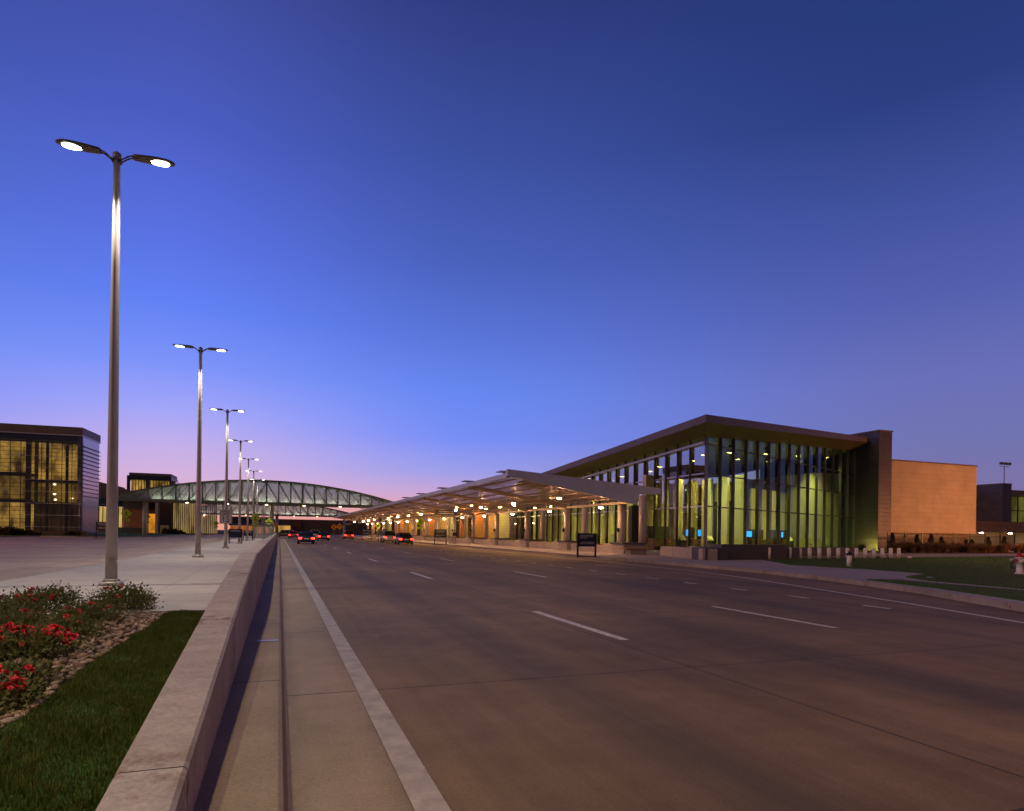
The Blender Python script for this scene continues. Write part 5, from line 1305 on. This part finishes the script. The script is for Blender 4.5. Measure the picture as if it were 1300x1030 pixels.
# --- ornamental grasses before the fence and small dark conifers
def make_tuft(seed,h=1.0,n=260):
    g=np.random.default_rng(seed); a=g.uniform(0,2*pi,n); r=g.uniform(0,.18,n); P=np.stack([r*np.cos(a),r*np.sin(a),np.zeros(n)],1)
    out=np.stack([np.cos(a),np.sin(a),np.zeros(n)],1)*g.uniform(.1,.75,n)[:,None]; hh=h*g.uniform(.55,1.1,n)[:,None]; d=np.stack([-np.sin(a),np.cos(a),np.zeros(n)],1)*.012
    p1=P+out*hh*.35+np.array([0,0,1])*hh*.6; p2=P+out*hh*.95+np.array([0,0,1])*hh*(1-.25*g.uniform(0,1,n)[:,None])
    V=np.stack([P-d,P+d,p1+d,p1-d,p2+d*.8,p2-d*.8],1).reshape(-1,3); q=np.arange(n)[:,None]*6
    Fq=np.concatenate([q+np.array([[0,1,2,3]]),q+np.array([[3,2,4,5]])],0); return V,Fq
tufts=[]
for i in range(3):
    V,Fq=make_tuft(200+i,1.05); o=np_mesh('ornamental_grass',V,Fq,M['drygrass']); tufts.append(o)
cnt=0; g=random.Random(5)
for row in range(3):
    Yr=45.5+row*1.3
    for i in range(19):
        px=1141+i*9.3+g.uniform(-2,2)+row*3; X=XatY(px,Yr); o=tufts[cnt] if cnt<3 else tufts[g.randrange(3)].copy()
        if cnt>=3: COL.objects.link(o)
        o.location=(X,Yr+g.uniform(-.5,.5),.15); s_=g.uniform(.75,1.15); o.scale=(s_*1.25,s_*1.25,s_); o.rotation_euler=(0,0,g.uniform(0,6))
        tag(o,'dry brown ornamental grass tuft in the %s row before the black fence'%('front','middle','rear')[row],'ornamental grass','%s row of dry grass tufts before the fence'%('front','middle','rear')[row]); cnt+=1
b=MB(); b.box(XatY(1128,44.5),XatY(1330,44.5),44.2,52.5,.10,.19); struct(b.build('planting_soil',M['darkearth']))
def make_conifer(seed,h=2.0,r=.55):
    t=thing('small_pine','','shrub',(0,0,0),'small dark pines behind the dry grass'); b=MB(); b.tube((0,0,0),(0,0,h*.85),.04,.012,6); b.build('trunk',M['stem'],t)
    g=np.random.default_rng(seed); n=2200; z=g.uniform(.12,1,n)**.9; rr=r*(1-z*.85)*np.sqrt(g.uniform(.1,1,n)); a=g.uniform(0,2*pi,n)+np.floor(z*9)*.7
    lump=.75+.35*np.sin(a*3+z*14); P=np.stack([rr*lump*np.cos(a),rr*lump*np.sin(a),z*h],1); Nn=np.stack([np.cos(a),np.sin(a),np.full(n,.4)],1)+g.normal(size=(n,3))*.5
    V,Fq=leaves(P,Nn,.13,.25,g); np_mesh('foliage',V,Fq,M['needle'],t); return t
c0=make_conifer(3)
for i,(px,h) in enumerate(((1133,1.0),(1164,.93),(1182,.98),(1195,.85),(1227,.7),(1234,.7),(1255,.86),(1275,.9))):
    o=c0 if i==0 else copy_tree(c0); Yc=48.4; o.location=(XatY(px,Yc),Yc,.15); o.scale=(.95,.95,h); o.rotation_euler=(0,0,i*1.3)
    o['label']='small dark pine by the black fence, %s from the dark tower'%ORD[i]
# brown shrubs before the tall building (uneven, in clumps)
def make_shrub(seed,r,h,m,name,n=1500):
    g=np.random.default_rng(seed); d=g.normal(size=(n,3)); d/=np.linalg.norm(d,axis=1,keepdims=True); d[:,2]=abs(d[:,2]); k=.55+.45*g.uniform(0,1,n)[:,None]**.4; k=k*(.85+.2*np.sin(d[:,:1]*7+seed)+.12*np.sin(d[:,1:2]*9))
    P=d*k*np.array([r,r,h]); V,Fq=leaves(P,d+g.normal(size=(n,3))*.5,.30,.6,g); return np_mesh(name,V,Fq,m)
M['brownleaf']=leafmat('brown_leaf',(.05,.035,.012),(.09,.06,.02),(.14,.08,.03))
i=0
for px,Yb,r,h in ((4,124,2.0,1.4),(14,124.5,1.7,1.1),(24,125,1.5,.9),(37,126,1.4,.7),(92,132,1.1,.6)):
    X=XatY(px,Yb); o=make_shrub(300+i,r,h,M['brownleaf'],'brown_shrub'); o.location=(X,Yb,.15); tag(o,'brown rounded shrub before the tall glass building, %s from the photo edge'%ORD[i],'shrub','brown shrubs before the tall building'); i+=1
for px,Yb,r,h in ((213,203,2.0,1.6),(220,203,1.8,1.4),(228,204,1.6,1.0)):
    X=XatY(px,Yb); o=make_shrub(320+i,r,h,M['brownleaf'],'brown_shrub'); o.location=(X,Yb,.15); tag(o,'brown shrub by the middle building yellow glass, %s of three beside the pale screen'%ORD[i-5],'shrub','brown shrubs by the yellow glass wall'); i+=1

# ================================================================== A PERSON by the columns
def skinned(name, pts, edges, m, parent, sub=2):
    me=bpy.data.meshes.new(name); off=OFF.get(parent.name,(0,0,0))
    me.from_pydata([(p[0],p[1],p[2]) for p in pts],edges,[]); o=bpy.data.objects.new(name,me); COL.objects.link(o); o.parent=parent
    sk=o.modifiers.new('skin','SKIN'); sk.use_smooth_shade=True
    for v,p in zip(me.skin_vertices[0].data,pts):
        rr=p[3] if len(p)>3 else .05; v.radius=(rr,p[4] if len(p)>4 else rr)
    me.skin_vertices[0].data[0].use_root=True
    ss=o.modifiers.new('sub','SUBSURF'); ss.levels=sub; ss.render_levels=sub
    me.materials.append(m); return o
def make_person(loc,rz,label):
    t=thing('person',label,'person',loc); t.rotation_euler=(0,0,rz)
    P=[(0,0,.94,.13,.10),(0,0,1.08,.13,.095),(0,.01,1.28,.15,.10),(0,.0,1.44,.13,.08),(0,0,1.50,.055),(0,.01,1.56,.055),(0,.015,1.63,.085,.095),(0,.01,1.72,.075,.09)]
    E=[(i,i+1) for i in range(7)]
    P.append((0,.105,1.635,.018)); E.append((6,8))
    for sx in (-1,1):
        n=len(P); P+=[(sx*.17,0,1.41,.055),(sx*.21,-.02,1.17,.042),(sx*.22,.04,.93,.032),(sx*.22,.06,.87,.030,.018)]; E+=[(3,n),(n,n+1),(n+1,n+2),(n+2,n+3)]
        for k,(dx,l) in enumerate(((-.024,.062),(-.008,.075),(.008,.072),(.024,.055))):
            q=len(P); P+=[(sx*.22+dx*.3,.062+dx,.83,.009),(sx*.215+dx*.2,.075+dx,.83-l*.6,.008),(sx*.21,.088+dx,.83-l,.007)]; E+=[(n+3,q),(q,q+1),(q+1,q+2)]
        q=len(P); P+=[(sx*.20,.10,.865,.010),(sx*.195,.115,.835,.008)]; E+=[(n+3,q),(q,q+1)]
        n=len(P); P+=[(sx*.09,0,.86,.085),(sx*.10,.015,.50,.055),(sx*.105,-.01,.10,.040),(sx*.11,.10,.035,.035,.03),(sx*.11,.17,.03,.03,.02)]; E+=[(0,n),(n,n+1),(n+1,n+2),(n+2,n+3),(n+3,n+4)]
    skinned('body',P,E,mat('skin_tone',(.38,.20,.13),.5),t,1)
    J=[(0,0,.90,.17,.12),(0,0,1.10,.155,.115),(0,.01,1.28,.175,.12),(0,0,1.43,.15,.10),(0,0,1.49,.07)]; E=[(0,1),(1,2),(2,3),(3,4)]
    for sx in (-1,1): n=len(J); J+=[(sx*.18,0,1.41,.072),(sx*.215,-.02,1.17,.058),(sx*.225,.04,.95,.045)]; E+=[(3,n),(n,n+1),(n+1,n+2)]
    skinned('jacket',J,E,mat('dark_jacket',(.015,.015,.022),.8),t,1)
    J=[(0,0,.93,.145,.115)]; E=[]
    for sx in (-1,1): n=len(J); J+=[(sx*.09,0,.84,.10),(sx*.10,.015,.50,.072),(sx*.105,-.01,.10,.062)]; E+=[(0,n),(n,n+1),(n+1,n+2)]
    skinned('trousers',J,E,mat('tan_trousers',(.36,.27,.18),.85),t,1)
    for sx in (-1,1):
        b=MB(); b.box(sx*.11-.048,sx*.11+.048,-.07,.20,0,.075); o=b.build('shoe',M['black'],None,bevel=.02); o.parent=t
    b=MB(); b.lathe([(.088,1.64),(.10,1.69),(.09,1.76),(.05,1.80),(.005,1.81)],(0,-.01,0),14,.9,1.05); o=b.build('hair',mat('dark_hair',(.02,.013,.01),.7),None); o.parent=t
X,Y=G(577,690.3); make_person((X,Y,.15),R(-25),'person in a dark jacket and tan trousers standing at the kerb by the canopy columns')

# ================================================================== LAMPS out of frame: added sodium fill lamps, and floodlights of the tan block
M['sodiumlow']=emit('sodium_fill_dim_glow',(1,.42,.17),900)
M['sodium']=emit('sodium_fill_glow',(1,.42,.17),3600)
def add_sodium_fill(x,y,label,key='sodium'):  # unseen pole lamps added to cast warm fill over road and forecourt
    t=thing('sodium_fill_lamp',label,'street lamp',(x,y,.15),'unseen sodium fill lamps added around the road')
    b=MB(); b.tube((x,y,.15),(x,y,9.2),.12,.08,12); b.build('pole',M['pole'],t); b=MB(); b.box(x-1.4,x,y-.05,y+.05,9.2,9.3); b.build('arm',M['pole'],t)
    b=MB(); b.box(x-1.9,x-1.1,y-.18,y+.18,9.05,9.199); h=b.build('lamp_head',M['headm'],t); b=MB(); b.box(x-1.8,x-1.3,y-.14,y+.14,9.0,9.048); b.build('lens',M[key],h)
add_sodium_fill(15.5,-9,'unseen sodium fill lamp added on a pole behind the camera','sodiumlow'); add_sodium_fill(-36,62,'unseen sodium fill lamp added on a pole on the forecourt'); add_sodium_fill(-52,104,'unseen sodium fill lamp added on a far pole near the lawn')
add_sodium_fill(52,22,'unseen sodium fill lamp added on a pole on the right-hand lawn')
# ground floodlights washing the tan block
M['orangeflood']=emit('orange_flood_glow',(1,.345,.11),1750)
for i,x in enumerate((83.0,90.0)):
    y=33.5; t=thing('ground_floodlight','black floodlight on a short post facing the tan block, %s of two'%ORD[i],'floodlight',(x,y,.15),'ground floodlights before the tan block')
    b=MB(); b.box(x-.55,x+.55,y-.3,y,2.6,3.3); b.tube((x,y-.15,.15),(x,y-.15,2.6),.06,.06,8); b.build('housing',M['black'],t); b=MB(); b.quad((x+.5,y+.01,2.66),(x-.5,y+.01,2.66),(x-.5,y+.05,3.24),(x+.5,y+.05,3.24)); b.build('lens',M['orangeflood'],t)
